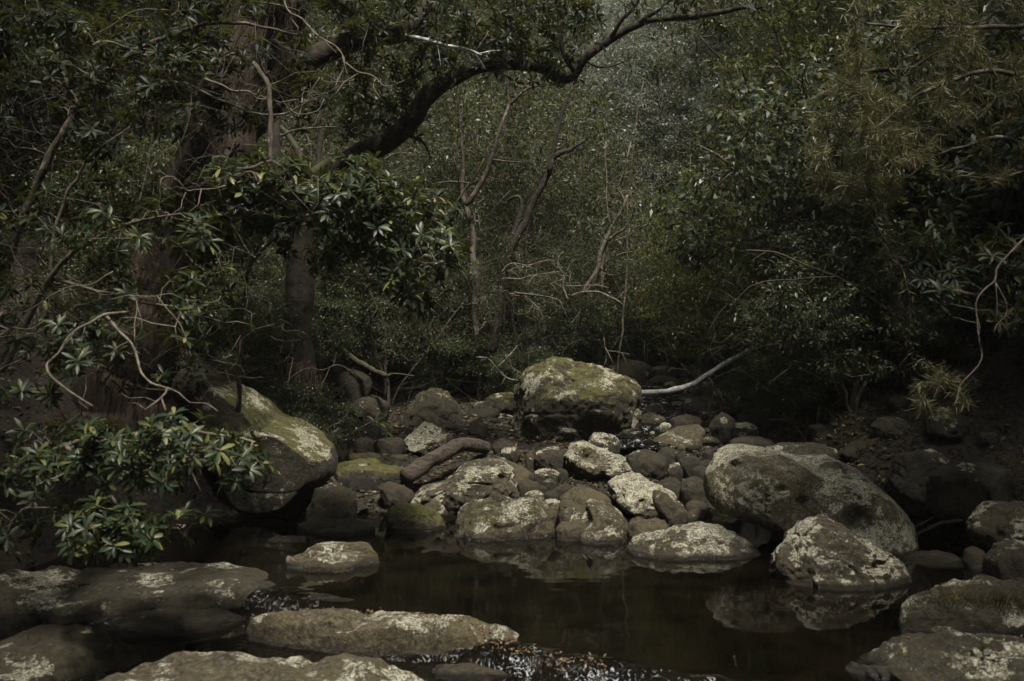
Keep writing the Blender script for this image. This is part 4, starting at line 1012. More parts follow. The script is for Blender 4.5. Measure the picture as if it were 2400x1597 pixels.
sticks('bare_branch', 'long pale branch hanging down through the top left foliage and forking twice', 'branch', [
    ([(660, -40), (665, 0), (677, 29), (709, 48), (744, 83), (792, 118), (808, 150), (792, 188), (783, 210)], 7.2, 7.0, 3.6, 1.6),
    ([(808, 150), (837, 172), (862, 177), (880, 185), (905, 205), (930, 200), (950, 190)], 7.0, 6.9, 2.6, 1.2), ([(837, 172), (814, 188), (787, 222)], 7.0, 6.9, 2.2, 1.2), ([(880, 185), (876, 210), (890, 232)], 7, 6.9, 1.8, 1),
    ([(755, 180), (760, 190), (792, 192), (830, 190)], 7, 7, 1.6, 1.2), ([(748, 182), (727, 215), (722, 235), (707, 240)], 7, 7, 2, 1.2), ([(760, 235), (745, 262), (700, 270), (680, 258)], 7, 7, 2, 1.2), ([(745, 262), (735, 290), (720, 300)], 7, 7, 1.6, 1)], BARK_PALE)
sticks('bare_branch', 'knobbly pale branch pointing left across the fibrous trunk', 'branch', [([(480, 188), (518, 201), (543, 215), (582, 215), (601, 233), (625, 235)], 6.6, 6.8, 4.5, 2), ([(582, 215), (600, 222), (606, 208)], 6.7, 6.7, 2, 1)], BARK_PALE)
sticks('hanging_vine', 'mottled pale vertical stem hanging in front of the fork of the big tree', 'vine', [
    ([(590, 150), (612, 180), (628, 204), (630, 242), (634, 280), (637, 320), (637, 378)], 7.0, 6.8, 5.5, 6.5), ([(637, 378), (610, 385), (590, 395), (548, 398), (541, 405), (552, 420), (575, 405), (592, 405), (600, 425)], 6.8, 6.6, 4, 2.5),
    ([(656, 320), (690, 305), (740, 300), (790, 298)], 6.9, 6.9, 3, 1.2), ([(637, 378), (660, 392), (680, 420), (690, 440)], 6.8, 6.8, 3, 2)], BARK_GREY)
sticks('bare_branch', 'forked bright twig in the dark left of centre, curling like a hand', 'branch', [
    ([(374, 440), (377, 421), (392, 415), (408, 418), (425, 435), (439, 449), (455, 446), (474, 444), (505, 440), (532, 433)], 6.2, 6.5, 1.7, 2.6), ([(474, 444), (469, 470), (466, 482), (444, 502)], 6.3, 6.2, 2.2, 1), ([(439, 449), (430, 470), (428, 487), (410, 500), (405, 520)], 6.3, 6.2, 1.8, .8), ([(466, 482), (480, 478), (505, 470)], 6.3, 6.3, 1.2, .8), ([(374, 440), (378, 465), (370, 480)], 6.2, 6.2, 1.3, .8)], BARK_PALE)
sticks('bare_branch', 'pair of thick pale branches curving down out of the leaves at far left', 'branch', [
    ([(300, 735), (262, 738), (240, 742), (212, 756), (184, 768), (153, 800), (138, 825), (112, 850), (110, 865), (119, 882), (153, 914), (184, 935), (215, 955)], 5.4, 5.0, 4.5, 3),
    ([(250, 742), (270, 765), (301, 796), (316, 828), (327, 873), (352, 899), (388, 912), (375, 935), (339, 963)], 5.4, 5.0, 4.8, 2.8), ([(375, 935), (385, 962)], 5.05, 5.0, 3, 2), ([(388, 912), (420, 925), (444, 945), (480, 945), (512, 965)], 5.05, 5.0, 2.4, 1.4), ([(339, 963), (322, 950), (308, 948)], 5, 5, 1.4, 1)], BARK_PALE)
sticks('bare_branch', 'spindly pale twig spreading sideways with two drooping ends at far left', 'branch', [
    ([(40, 735), (75, 720), (104, 705), (112, 696), (153, 676), (209, 671), (245, 650), (262, 640)], 5.3, 5.4, 1.2, 2.2), ([(104, 705), (98, 692), (85, 690), (60, 700)], 5.3, 5.2, 1.4, .8), ([(153, 676), (152, 700), (158, 712)], 5.3, 5.3, 1.3, .8),
    ([(258, 702), (306, 694), (321, 719), (316, 760), (316, 800)], 5.4, 5.2, 2, 1.2), ([(306, 694), (367, 694), (403, 689), (434, 704), (470, 704)], 5.4, 5.6, 1.7, 1), ([(372, 696), (403, 730), (424, 755), (440, 790)], 5.4, 5.3, 1.7, 1), ([(434, 704), (442, 740)], 5.5, 5.5, 1.2, .8), ([(209, 671), (240, 690), (265, 690)], 5.4, 5.4, 1.2, .9)], BARK_PALE)
sticks('bare_branch', 'thin kinked twig with two drooping ends in the shadow at upper left', 'branch', [([(180, 250), (205, 280), (235, 325), (262, 348), (298, 365)], 7, 6.8, 1.2, 1.6), ([(262, 348), (262, 370), (285, 385), (288, 405), (283, 415)], 6.8, 6.8, 1.3, .8), ([(215, 290), (205, 312), (195, 322)], 7, 7, 1, .7)], BARK_GREY)
sticks('bare_branch', 'thick dim branch slanting up to the right under the kinked twig', 'branch', [([(190, 375), (225, 340), (260, 318), (280, 285)], 7.1, 7.2, 4, 2.5)], BARK_GREY)
sticks('bare_branch', 'faint hanging twig at the left, bent at its knee', 'branch', [([(148, 325), (132, 365), (124, 415)], 6.6, 6.6, 1.6, 1)], BARK_GREY)
sticks('bare_branch', 'grey upright rod-like stem left of the fibrous trunk', 'branch', [([(325, 480), (335, 440), (350, 370), (357, 310), (352, 290)], 7, 7.2, 3, 2.5)], BARK_GREY)
sticks('bare_branch', 'mossy pale branch end at the top left in the dark leaves', 'branch', [([(220, 112), (238, 103), (270, 104), (300, 112), (340, 116), (365, 120)], 6.6, 6.8, 4, 2)], BARK_PALE)
sticks('bare_branch', 'thin level twig at the top left above the mossy branch end', 'branch', [([(225, 80), (265, 62), (295, 40), (330, 25), (370, 24), (400, 26)], 7, 7, 1.5, 1.2)], BARK_PALE)
sticks('bare_branch', 'crooked pale branch hanging at the right edge with dangling twig ends', 'branch', [
    ([(2440, 520), (2400, 561), (2355, 607), (2335, 633), (2332, 658), (2304, 684), (2286, 709), (2289, 740), (2296, 800), (2302, 838), (2284, 868), (2253, 899), (2245, 930), (2233, 952)], 5.6, 5.5, 3.6, 1.3),
    ([(2332, 660), (2350, 690), (2361, 712), (2360, 745), (2338, 765), (2330, 785)], 5.5, 5.5, 1.8, 1), ([(2334, 664), (2336, 710), (2334, 755)], 5.5, 5.5, 1.6, 1), ([(2289, 740), (2300, 770), (2296, 800)], 5.5, 5.5, 1.4, 1)], BARK_PALE)
sticks('bare_branch', 'dark bowed branch crossing the foliage right of centre', 'branch', [([(1745, 588), (1790, 590), (1830, 597), (1886, 622), (1957, 650), (2008, 679), (2059, 714), (2110, 760), (2150, 830)], 9.4, 9.6, 3, 7), ([(1957, 650), (1860, 655), (1770, 665), (1730, 700), (1705, 735)], 9.4, 9.4, 3, 1.2)], BARK_DARK)
sticks('dark_tree', 'dark knotted tree stem with reddish bark patch dropping through the top right foliage', 'tree', [([(2000, -150), (2008, 0), (2012, 60), (2006, 110), (2025, 150), (2020, 200), (2040, 300), (2060, 500), (2110, 760), (2160, 1000)], 9.4, 9.6, 13, 20), ([(2010, 170), (2060, 165), (2130, 160), (2200, 120)], 9.4, 9.2, 7, 3)], BARK_DARK, 12)
sticks('fallen_trunk', 'bleached white fallen trunk slanting up to the right behind the huge boulder', 'log', [([(1485, 923), (1538, 919), (1579, 914), (1625, 899), (1655, 881), (1693, 857), (1732, 836), (1770, 812), (1810, 790), (1860, 770)], 12.5, 12.9, 7.5, 4), ([(1655, 881), (1668, 892), (1672, 905)], 13, 13, 3, 1.5)], BARK_WHITE, 12)
sticks('log', 'weathered grey-brown log with a broken dark end lying between boulders left of centre', 'log', [([(952, 1118), (998, 1088), (1046, 1058), (1072, 1045), (1100, 1042), (1140, 1050)], 9.3, 10.1, 20, 15)], BARK_LOG, 18, jit=.01, rough=.2)
sticks('stick', 'red-brown stick propped on the right bank behind the whale-backed boulder', 'stick', [([(2120, 1268), (2160, 1248), (2200, 1232), (2244, 1219), (2280, 1210)], 7.7, 7.6, 5, 6), ([(2130, 1240), (2170, 1220), (2210, 1200)], 7.8, 7.8, 3, 3), ([(2140, 1225), (2150, 1242)], 7.7, 7.7, 1.5, 1)], BARK_RED)
sticks('stick', 'short broken brown stake beside the great leaning boulders right end', 'stick', [([(776, 1118), (788, 1135), (795, 1145)], 8.6, 8.6, 4, 5)], BARK_LOG)
sticks('bare_branch', 'thin arched stem sweeping over the hanging roots above the great leaning boulder', 'branch', [([(662, 900), (685, 880), (704, 868), (725, 864), (755, 868), (790, 857), (815, 865), (840, 890)], 9.4, 9.6, 2, 1.5)], BARK_GREY)
sticks('dead_branch', 'forked grey dead branch leaning on the huge boulders left side', 'branch', [([(1115, 839), (1143, 842), (1159, 858), (1172, 872), (1190, 888), (1225, 894)], 12.0, 12.0, 3, 2.6), ([(1165, 862), (1180, 846), (1207, 818), (1212, 810)], 12, 12.1, 2.6, 2.6), ([(1184, 834), (1196, 860), (1215, 872), (1240, 878)], 12.1, 12.1, 2, 1), ([(1210, 896), (1212, 870)], 12, 12, 2, 1.2)], BARK_GREY)
sticks('fallen_trunk', 'short white snapped trunk lying in the thicket above the huge boulder', 'log', [([(1245, 812), (1271, 799), (1290, 790), (1315, 780)], 13.6, 13.8, 5, 4)], BARK_WHITE)
sticks('dead_branch', 'two-part pale broken stick above the forked grey dead branch', 'branch', [([(1100, 783), (1122, 789), (1136, 800), (1165, 823)], 13.6, 13.6, 3, 2)], BARK_WHITE)
sticks('fallen_trunk', 'green mossy fallen limb sloping down to the right on the left bank', 'log', [([(800, 820), (842, 850), (875, 868), (905, 882)], 12.2, 11.6, 7, 6), ([(905, 882), (925, 876), (970, 880)], 11.6, 11.8, 3, 2)], BARK_DARK)

# slender mid-distance trees with their own crowns
def slim_tree(label, lines, mat, crown_poly, ncl, d0, d1, leafm, seed, L=.06, per=26, name='slender_tree'):
    base = np.array(PL(lines[0][0], lines[0][1], lines[0][2])[0])
    e = empty(name, base, label, 'tree'); m_ = MB(); nodes = []
    for seq, a, b, ra, rb in lines:
        o, r = limb(m_, PL(seq, a, b), np.linspace(px(ra, a), px(rb, b), len(seq)), 9, .08, .015, .15, seed); nodes.append(o)
    cl = sample_poly(crown_poly, ncl, d0, d1, seed, .35, .012)
    paths, _ = grow(np.vstack(nodes), cl, .16, .05, 6, seed); wood(m_, paths, .018, .004, 4)
    m_.build('trunk', mat, e, origin=base)
    ml = MB(); crown_leaves(ml, cl, per, .3, L, L * .2, .2)
    ml.build('crown', leafm, e, origin=base)
slim_tree('slender forked tree with one pale limb reaching up, left of the view centre', [
    ([(1112, 800), (1112, 640), (1108, 560), (1102, 521), (1089, 477), (1083, 448), (1084, 400), (1080, 300), (1070, 200)], 12.9, 13.2, 9, 3),
    ([(1090, 478), (1100, 470), (1115, 448), (1137, 410), (1157, 357), (1170, 306), (1190, 250), (1188, 200), (1195, 120)], 12.9, 12.7, 7.5, 3), ([(1190, 250), (1225, 215), (1260, 200)], 12.8, 12.7, 4, 2), ([(1150, 375), (1190, 380), (1230, 378)], 12.8, 12.7, 2.5, 1.5), ([(1105, 430), (1060, 425), (1010, 432)], 12.9, 12.9, 2.5, 1.5)],
    BARK_GREY, [(1000, 120), (1280, 150), (1330, 330), (1250, 440), (1130, 420), (1000, 380)], 80, 12.8, 14, LF_FINE, 41)
slim_tree('dark leaning double-stemmed tree at the middle of the view', [
    ([(1150, 830), (1182, 640), (1204, 566), (1230, 521), (1255, 464), (1287, 406), (1290, 377), (1310, 358), (1335, 350), (1370, 330)], 12.9, 12.7, 11, 4),
    ([(1188, 636), (1195, 570), (1212, 520), (1223, 480), (1215, 460), (1190, 470)], 12.85, 12.8, 7, 3), ([(1287, 406), (1300, 330), (1320, 260), (1345, 200)], 12.7, 12.7, 6, 3)],
    BARK_DARK, [(1180, 200), (1400, 180), (1460, 350), (1400, 470), (1250, 420)], 70, 12.8, 14.2, LF_FINE, 42)
slim_tree('pale many-armed small tree right of the view centre with a straight hanging vine', [
    ([(1370, 690), (1376, 668), (1398, 636), (1408, 591), (1424, 553), (1434, 527), (1456, 495), (1470, 460)], 12.5, 12.4, 6.5, 3), ([(1408, 690), (1408, 640), (1416, 595), (1424, 560)], 12.5, 12.5, 4, 3), ([(1424, 565), (1440, 552), (1459, 540), (1475, 520), (1480, 500)], 12.45, 12.3, 4, 2), ([(1421, 330), (1422, 460), (1427, 530)], 12.5, 12.5, 1.6, 2),
    ([(1459, 500), (1462, 470), (1450, 450), (1445, 440)], 12.3, 12.3, 3, 2), ([(1475, 535), (1470, 550), (1450, 562), (1440, 565)], 12.3, 12.3, 2, 1.5)],
    BARK_PALE, [(1380, 440), (1520, 420), (1560, 560), (1450, 640), (1380, 600)], 24, 12.2, 13, LF_FINE, 43)
for x_, y_, w_ in [(598, 400, 12), (652, 330, 16), (690, 420, 9), (745, 470, 10), (560, 470, 9)]:
    sticks('bare_tree', 'dark upright tree stem in the shade behind the fibrous-barked tree', 'tree', [([(x_ + 10, 940), (x_, 700), (x_ + 8, 560), (x_ - 6, y_), (x_ + 5, y_ - 170), (x_ - 10, y_ - 320)], 11.6, 11.9, w_, w_ * .5)], BARK_DARK, 9, 'dark upright stems on the left bank', .02, .12)
GX = 'thin bare trees in the thicket'
for k in range(20):
    x0 = 600 + (k * 0.618 % 1) * 950; d = rng.uniform(13, 19); y1 = rng.uniform(150, 420); b = rng.normal() * 45
    z0 = HY + (CAMZ - h1((x0 - 1200) * d / FPX, d)) * FPX / d + 8; w_ = rng.uniform(2.5, 5.5)
    n_ = 7; t_ = np.linspace(0, 1, n_)
    xx = x0 + b * t_ ** 1.4 + np.concatenate([[0], rng.normal(size=n_ - 1) * 11]); yy = z0 + (y1 - z0) * t_
    fj = int(rng.integers(2, 5)); sg = 1 if rng.random() < .5 else -1
    br = [(xx[fj], yy[fj]), (xx[fj] + sg * rng.uniform(15, 35), yy[fj] - 45), (xx[fj] + sg * rng.uniform(30, 70), yy[fj] - 110), (xx[fj] + sg * rng.uniform(40, 110), yy[fj] - 170)]
    sticks('bare_tree', 'thin bare forked tree standing in the thicket behind the boulders', 'tree', [(list(zip(xx, yy)), d, d + .3, w_, 1.5), (br, d, d - .1, w_ * .5, 1.2)], [BARK_GREY, BARK_GREY, BARK_DARK][k % 3], 6, GX, .03, .2)
GY = 'arching dead twigs tangled above the boulders'
for nm, lb, ln in [
    ('pale wavy twig reaching right in the thicket, upper of a pair', 0, [([(1175, 640), (1190, 622), (1204, 617), (1236, 620), (1280, 612), (1300, 615)], 12.2, 12.2, 2.4, 1)]),
    ('pale wavy twig reaching right in the thicket, lower of a pair', 0, [([(1185, 652), (1223, 652), (1255, 644), (1303, 637), (1330, 640)], 12.2, 12.2, 2.6, 1)]),
    ('bright hooked broken branch standing upright in the thicket', 0, [([(1330, 705), (1326, 690), (1320, 671), (1322, 650), (1316, 636), (1306, 620), (1309, 601), (1320, 590)], 12.2, 12.2, 3.6, 1.6), ([(1326, 640), (1336, 620), (1348, 608)], 12.2, 12.2, 2, 1)]),
    ('long pale driftwood branch caught level in the thicket right of centre', 0, [([(1340, 695), (1351, 690), (1383, 684), (1408, 687), (1437, 701), (1460, 715)], 12.2, 12.2, 3, 2.4), ([(1310, 670), (1350, 671), (1395, 669), (1425, 676)], 12.2, 12.2, 1.8, 1.4)]),
    ('yellowish arching stem drooping to the right above the huge boulder', 0, [([(1195, 690), (1222, 690), (1249, 710), (1265, 730), (1276, 748)], 12.2, 12.2, 2.4, 1.4), ([(1204, 687), (1255, 693), (1303, 701), (1320, 715)], 12.2, 12.2, 2.4, 1.2)]),
    ('thin twig looping down beside the far upstream boulder', 0, [([(1415, 790), (1420, 818), (1440, 823), (1475, 832)], 12.2, 12.2, 1.6, 1), ([(1420, 818), (1418, 850), (1408, 868), (1398, 872)], 12.2, 12.2, 1.6, 1), ([(1550, 815), (1560, 830), (1568, 858)], 14, 14, 2.4, 1.6)])]:
    sticks('dead_twig', nm, 'twig', ln, BARK_PALE, 6, GY)

# tangle of dead twigs over the boulders and banks (nobody could count them)
def tangle(poly, n, d0, d1, L, mat, seed, name='twig_tangle', r=.003):
    rr = np.random.default_rng(seed)
    c = sample_poly(poly, n, d0, d1, seed)
    dd = norm(rr.normal(size=(n, 3)) * np.array([1, .5, .8])) * rr.uniform(.4, 1, (n, 1)) * L
    b1 = rr.normal(size=(n, 3)) * L * .12; b2 = rr.normal(size=(n, 3)) * L * .12
    t = np.linspace(0, 1, 7)[None, :, None]
    PT = c[:, None] + dd[:, None] * (t - .5) + np.sin(t * np.pi) * b1[:, None] + np.sin(t * 2 * np.pi) * b2[:, None] + rr.normal(size=(n, 7, 3)) * L * .015
    m_ = MB(); tubes(m_, PT, rr.uniform(.4, 1.3, (n, 1)) * r * np.linspace(1, .4, 7)[None], 3)
    o = m_.build(name, mat); o['kind'] = 'stuff'; o['label'] = 'tangle of thin dead twigs and vines'; return o
o = tangle([(640, 560), (1500, 560), (1650, 800), (1500, 850), (1250, 840), (1180, 960), (900, 940), (640, 900)], 480, 12.0, 15, .85, BARK_DARK, 51); o['label'] = 'tangle of thin grey-brown twigs in the thicket behind the boulders'
o = tangle([(900, 250), (1650, 200), (1600, 560), (900, 560)], 110, 14, 19, 1.1, BARK_GREY, 52, r=.003); o['label'] = 'mesh of pale thin twigs and vines in the trees at centre'
o = tangle([(0, 150), (700, 100), (700, 900), (0, 900)], 420, 6, 8.3, .6, BARK_GREY, 53, r=.0022); o['label'] = 'thin twigs criss-crossing in the dark foliage at left'
o = tangle([(1500, 700), (2400, 500), (2400, 1000), (1900, 1020), (1500, 860)], 300, 8.6, 12, .6, BARK_DARK, 54, r=.0025); o['label'] = 'thin twigs in the shade of the right bank'

# ---------------------------------------------------------------- near broad-leaved shrubs on the left
ln = [(PL([(560, 960), (560, 800), (580, 640), (640, 560), (740, 520), (860, 500)], 8.1, 7.1), np.linspace(.022, .006, 6)), (PL([(580, 640), (640, 480), (700, 430)], 7.5, 7.2), [.012, .008, .005]), (PL([(740, 520), (820, 600), (880, 680)], 7.3, 7.1), [.009, .006, .004])]
cl = np.vstack([sample_poly([(540, 400), (640, 385), (760, 400), (900, 400), (960, 430), (1040, 480), (1045, 600), (1010, 660), (1000, 745), (950, 730), (930, 660), (800, 620), (700, 560), (560, 560), (470, 600), (440, 560), (520, 500)], 115, 6.8, 7.5, 61), sample_poly([(440, 430), (540, 395), (700, 385), (820, 410), (960, 440), (900, 500), (600, 500), (460, 560)], 40, 6.7, 7.2, 161)])
gum_shrub('sunlit shrub of glossy strap leaves in whorls, reaching right at mid height left of centre', P(560, 960, 8.1), ln, cl, per=4, rad=.15, L=.098, Wd=.0152, seed=61)
ln = [(PL([(-120, 1240), (0, 1120), (150, 1050), (300, 1020), (450, 1010), (600, 1030)], 5.6, 5.0), np.linspace(.022, .006, 6)), (PL([(150, 1050), (250, 1150), (330, 1230), (440, 1230)], 5.3, 4.8), [.013, .009, .006, .004]), (PL([(390, 970), (420, 1050), (470, 1150)], 5.1, 5.1), [.007, .006, .005])]
cl = np.vstack([sample_poly([(20, 1090), (80, 1050), (200, 1035), (330, 1015), (420, 1010), (520, 1040), (590, 1050), (640, 1085), (610, 1120), (500, 1090), (400, 1110), (250, 1110), (120, 1110)], 58, 4.7, 5.6, 62),
                sample_poly([(170, 1235), (280, 1205), (400, 1205), (450, 1222), (450, 1250), (380, 1258), (300, 1280), (200, 1280)], 26, 4.6, 5.1, 63), sample_poly([(-100, 1000), (100, 1000), (200, 1180), (150, 1250), (-100, 1250)], 20, 5.0, 5.8, 64)])
gum_shrub('low leafy shrub drooping over the pool at lower left, with yellow-green new leaves', P(-120, 1240, 5.6), ln, cl, per=5, rad=.12, L=.078, Wd=.0115, seed=62)
ln = [(PL([(-60, 1000), (40, 800), (120, 650), (220, 560), (320, 520), (420, 500)], 6.6, 6.0), np.linspace(.025, .006, 6)), (PL([(120, 650), (200, 680), (300, 700), (420, 720), (520, 700)], 6.4, 6.0), [.014, .01, .008, .006, .004]), (PL([(120, 650), (140, 500), (200, 380), (300, 300)], 6.4, 6.4), [.014, .011, .008, .005])]
cl = np.vstack([sample_poly([(-60, 420), (200, 400), (380, 440), (520, 420), (470, 600), (560, 700), (560, 860), (420, 900), (200, 900), (0, 940), (-60, 800)], 120, 5.6, 7.2, 65, .25, .01)])
gum_shrub('dark whorled-leaf shrub filling the left edge at mid height', P(-60, 1000, 6.6), ln, cl, per=4, rad=.13, L=.085, Wd=.0125, leafm=LF_GUM, seed=65)
ln = [(PL([(-80, 900), (60, 500), (180, 250), (320, 120), (500, 60), (700, 80)], 7.6, 7.2), np.linspace(.04, .008, 6)), (PL([(320, 120), (480, 220), (640, 270), (760, 230)], 7.3, 7.1), [.014, .01, .008, .004]), (PL([(180, 250), (120, 80), (60, -50)], 7.4, 7.4), [.018, .012, .008])]
cl = np.vstack([sample_poly([(-60, -40), (560, -40), (540, 120), (460, 280), (420, 300), (200, 380), (-60, 420)], 100, 6.4, 8.0, 66, .25, .01), sample_poly([(540, -40), (960, -40), (900, 120), (760, 330), (600, 330), (520, 200)], 55, 8.3, 9.0, 166, .2, .01), sample_poly([(400, -40), (640, -40), (640, 160), (560, 330), (430, 330)], 34, 7.0, 7.8, 167)])
gum_shrub('dark leafy tree spreading over the top left corner in front of the fibrous trunk', P(-80, 900, 7.6), ln, cl, per=5, rad=.14, L=.085, Wd=.0125, leafm=LF_DARK, cat='tree', name='broadleaf_tree', bark=BARK_GREY, seed=66)
ln = [(PL([(2540, 1100), (2480, 900), (2400, 740), (2250, 680), (2120, 660)], 7.0, 6.6), np.linspace(.02, .005, 5)), (PL([(2400, 740), (2300, 640), (2200, 590), (2080, 560)], 6.9, 7.0), [.01, .008, .006, .004])]
cl = np.vstack([sample_poly([(2060, 560), (2250, 540), (2450, 580), (2450, 800), (2300, 720), (2140, 700), (2040, 640)], 60, 6.4, 7.4, 67)])
gum_shrub('dim broad-leaved branch spray hanging in from the right edge', P(2540, 1100, 7.0), ln, cl, per=4, L=.10, Wd=.013, leafm=LF_DARK, seed=67)
# small plants
ln = [(PL([(880, 1040), (885, 1020), (890, 1005)], 10.2, 10.1), [.005, .004, .003])]
gum_shrub('small rosette plant on the stones above the mossy ledge', P(880, 1040, 10.2), ln, np.array([P(900, 1008, 10.0), P(880, 990, 10.1)]), per=2, L=.11, Wd=.012, name='seedling', cat='plant', rad=.05, seed=68)
ln = [(PL([(2310, 1560), (2305, 1540), (2303, 1525)], 4.6, 4.6), [.004, .003, .003])]
gum_shrub('dark seedling with a few long leaves growing on the lower right ledge', P(2310, 1560, 4.6), ln, np.array([P(2303, 1530, 4.6)]), per=1, L=.11, Wd=.012, n=7, name='seedling', cat='plant', rad=.02, leafm=LF_DARK, seed=69)

# wispy needle-leaved tree, upper right
e = empty('needle_leaved_tree', P(2500, 1200, 7.4), 'wispy feathery needle-leaved tree drooping across the upper right', 'tree'); ORG3 = P(2500, 1200, 7.4)
mw, ml = MB(), MB(); nodes = []
for seq, d0, d1, ra, rb in [([(2500, 1200), (2520, 900), (2510, 600), (2480, 400), (2440, 200), (2430, 0), (2440, -200)], 7.4, 6.6, 22, 8), ([(2440, 200), (2330, 165), (2240, 190), (2150, 230), (2060, 290), (1990, 380)], 6.6, 6.3, 7, 2), ([(2440, 60), (2330, 60), (2200, 60), (2080, 60), (1980, 40)], 6.6, 6.4, 7, 2), ([(2470, 350), (2400, 260), (2370, 160)], 6.6, 6.4, 4, 2), ([(2480, 400), (2380, 330), (2280, 330), (2200, 360), (2120, 420)], 6.7, 6.4, 6, 2), ([(2480, 420), (2410, 400), (2330, 420)], 6.7, 6.5, 4, 2)]:
    o, r = limb(mw, PL(seq, d0, d1), np.linspace(px(ra, 6.6), px(rb, 6.6), len(seq)), 7, .05, .02, .12, 9); nodes.append(o)
cl = np.vstack([sample_poly([(1960, -40), (2450, -40), (2450, 420), (2300, 450), (2200, 400), (2080, 480), (1960, 470), (1900, 400), (1900, 250), (1980, 140)], 260, 5.9, 7.0, 71, .3, .011), sample_poly([(2080, 900), (2200, 820), (2280, 940), (2200, 990)], 16, 6.2, 6.6, 72), sample_poly([(1900, 400), (2100, 420), (2060, 500), (1930, 470)], 20, 6.3, 6.8, 73)])
paths, _ = grow(np.vstack(nodes), cl, .14, -.03, 6, 9); wood(mw, paths, .009, .002, 4)
N = 60; k = np.repeat(np.arange(len(paths)), N); PA = np.array(paths)
tt = rng.uniform(.25, 1, len(k)); seg = np.minimum((tt * 5).astype(int), 4); fr = (tt * 5 - seg)[:, None]
pos = PA[k, seg] * (1 - fr) + PA[k, seg + 1] * fr + rng.normal(size=(len(k), 3)) * .014
dv = norm(norm(PA[k, seg + 1] - PA[k, seg]) * .8 + rng.normal(size=(len(k), 3)) * .7 + np.array([0, 0, -.35]))
leaves_far(ml, pos, dv, perp(dv, rng.normal(size=(len(k), 3))), rng.uniform(.05, .11, len(k)), np.full(len(k), .003))
mw.build('trunk', BARK_GREY, e, origin=ORG3); ml.build('crown', LF_NEEDLE, e, origin=ORG3)

# ---------------------------------------------------------------- grass, roots, litter
def blades(label, name, spots, n, L, mat, hang=False, seed=0, kind='stuff', w=.002):
    r = np.random.default_rng(seed); m_ = MB()
    c = np.array([s_[0] for s_ in spots]); rad = np.array([s_[1] for s_ in spots]); k = r.integers(len(spots), size=n)
    p = c[k] + r.normal(size=(n, 3)) * rad[k][:, None] * np.array([1, .6, .12])
    l = L * r.uniform(.5, 1.3, n)[:, None]; dr = norm(r.normal(size=(n, 3)) * np.array([.35, .35, .1]) + np.array([0, 0, -1 if hang else 1]))
    out = norm(r.normal(size=(n, 3)) * np.array([1, 1, 0])) * l * (.1 if hang else .35)
    t = np.linspace(0, 1, 6)[None, :, None]
    PT = p[:, None] + dr[:, None] * l[:, None] * t + out[:, None] * t ** 2 - np.array([0, 0, 0 if hang else 1]) * l[:, None] * .25 * t ** 3
    tubes(m_, PT, np.tile(np.linspace(1, .25, 6) * w, (n, 1)), 3)
    o = m_.build(name, mat); o['label'] = label
    if kind: o['kind'] = kind
    return o
o = blades('beard of straw-brown roots hanging down the left bank above the great leaning boulder', 'hanging_roots', [(P(x_, y_, 9.8), .035) for x_, y_ in [(692, 850), (702, 858), (712, 862), (724, 868), (735, 880), (745, 900), (718, 846), (730, 858)]], 120, .26, STRAW, True, 81, None, .0025); o['category'] = 'roots'
o = blades('tuft of long thin stems rising at the bank above the great leaning boulder', 'grass_tuft', [(P(655, 900, 9.6), .05), (P(670, 890, 9.8), .05)], 34, .5, STRAW, False, 82, None, .003); o['category'] = 'grass'
blades('dry grass fringe on the right shore ledge', 'grass', [(P(x_, 1420 + rng.uniform(-8, 25), 5.3), .08) for x_ in range(2210, 2460, 22)], 900, .10, LF_GRASS, False, 83)
blades('grass and sedge on the dark banks', 'grass', [(np.array([x_, y_, h1(x_, y_)]), .2) for x_, y_ in [(rng.uniform(2.6, 5), rng.uniform(7.5, 12)) for _ in range(60)] + [(rng.uniform(-5, -2.8), rng.uniform(8.6, 13)) for _ in range(60)] + [(rng.uniform(-3, 3), rng.uniform(12.5, 17)) for _ in range(60)]], 6000, .22, LF_GRASS, False, 84)
# leaf litter on the ground
def litter(name, label, n, xr, yr, L, seed, mat=LF_BROWN):
    r = np.random.default_rng(seed); x = r.uniform(*xr, n); y = r.uniform(*yr, n); z = H(x, y) + .012 + r.random(n) * .03
    ok = z > .03; x, y, z = x[ok], y[ok], z[ok]; n = len(x)
    d = norm(np.stack([r.normal(size=n), r.normal(size=n), r.normal(size=n) * .25], 1)); nr = perp(d, np.stack([r.normal(size=n) * .4, r.normal(size=n) * .4, np.ones(n)], 1))
    m_ = MB(); l = L * r.uniform(.6, 1.4, n); leaves_far(m_, np.stack([x, y, z], 1), d, nr, l, l * .2)
    o = m_.build(name, mat); o['kind'] = 'stuff'; o['label'] = label
litter('leaf_litter', 'brown leaf litter covering the banks', 15000, (-6.5, 7), (7.5, 20), .06, 91)
litter('leaf_litter', 'brown leaf litter on the near banks', 5000, (-5, 5), (3, 8), .05, 92)
litter('ground_cover', 'low dark ground cover on the right bank near the pool', 14000, (2.7, 7.5), (2.5, 9.5), .045, 94, LF_DARK)
litter('ground_cover', 'small green leaves of ground cover on the banks', 42000, (-6.5, 7.5), (8.5, 20), .05, 93, LF_DARK)

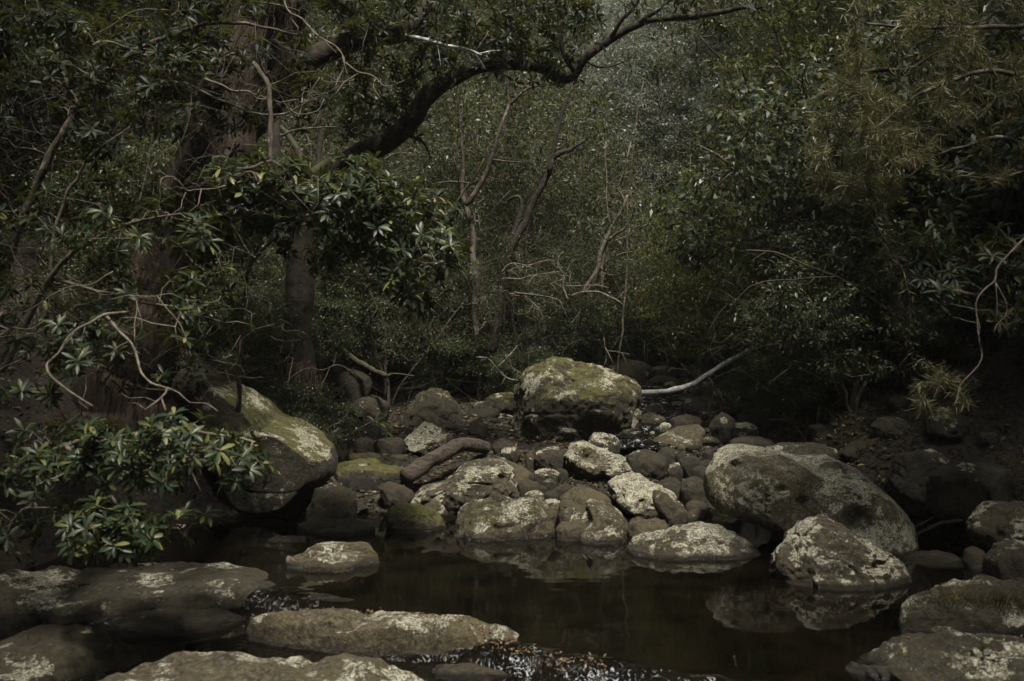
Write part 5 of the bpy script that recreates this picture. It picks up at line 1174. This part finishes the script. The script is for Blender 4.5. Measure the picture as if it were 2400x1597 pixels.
# fallen leaves lying on the foreground slabs and trapped along the lip of the pool
dg = bpy.context.evaluated_depsgraph_get()
def drop(points, L, jit, name, label, mat, seed, wr=.18):
    r = np.random.default_rng(seed); out = []
    for (x, y) in points:
        hit, loc, nr, idx, ob, mt = S.ray_cast(dg, Vector((x, y, .9)), Vector((0, 0, -1)), distance=2)
        if hit and ob and ob.name.split('.')[0] in ('rock_slab', 'riffle', 'boulder', 'ground', 'stone'):
            out.append((loc[0], loc[1], loc[2] + .004, nr[0], nr[1], nr[2]))
    if not out: return
    a = np.array(out); n = len(a)
    nn = norm(a[:, 3:] + r.normal(size=(n, 3)) * jit); d = perp(r.normal(size=(n, 3)), nn) if False else perp(nn, nn) if False else norm(np.cross(nn, r.normal(size=(n, 3))))
    m_ = MB(); l = L * r.uniform(.5, 1.3, n); leaves_far(m_, a[:, :3], d, nn, l, l * wr)
    o = m_.build(name, mat); o['kind'] = 'stuff'; o['label'] = label
r_ = np.random.default_rng(5)
bpy.context.view_layer.update(); dg = bpy.context.evaluated_depsgraph_get()
drop([(r_.uniform(-2.6, .3), r_.uniform(3.9, 6.3)) for _ in range(260)], .032, .15, 'fallen_leaves', 'yellow and brown leaves lying on the foreground slabs', LF_BROWN, 95)
lip = []
for k in range(260):
    t = r_.random(); x = -.55 + 1.0 * t; y = float(np.interp(x, LEDGE_X, LEDGE_Y)) + r_.normal() * .035 - .03
    lip.append((x, y))
for k in range(120): lip.append((-1.15 + r_.random() * .45, 5.62 + r_.normal() * .03))
drop(lip, .024, .5, 'leaf_debris', 'wet leaf debris caught along the lip of the pool', LF_BROWN, 96, .25)
drop([(r_.uniform(1.9, 3.2), r_.uniform(4.5, 5.6)) for _ in range(160)], .03, .2, 'fallen_leaves', 'small dead leaves on the right shore ledge', LF_BROWN, 97)
drop([(r_.uniform(-1.6, 2.9), r_.uniform(6.6, 11)) for _ in range(900)], .030, .2, 'fallen_leaves', 'dead leaves scattered on the boulders', LF_BROWN, 98)

# ---------------------------------------------------------------- moist air of the gully
mh, th_, oh = newmat('haze_air')
pv = nd(th_, 'ShaderNodeVolumePrincipled', Density=.0006); pv.inputs['Color'].default_value = (.86, .90, .92, 1); pv.inputs['Anisotropy'].default_value = .1
th_.links.new(pv.outputs[0], oh.inputs['Volume'])
mb = MB(); x0, x1, y0, y1, z0, z1 = -42, 42, -14, 74, -2.2, 42
vb = np.array([(x, y, z) for x in (x0, x1) for y in (y0, y1) for z in (z0, z1)], float)
mb.add(vb, np.array([(0, 1, 3, 2), (4, 6, 7, 5), (0, 4, 5, 1), (2, 3, 7, 6), (0, 2, 6, 4), (1, 5, 7, 3)]))
o = mb.build('haze', mh, smooth=False); o['kind'] = 'stuff'; o['label'] = 'thin moist haze in the gully'; o.display_type = 'WIRE'
S.cycles.volume_bounces = 0; S.cycles.volume_step_rate = 4
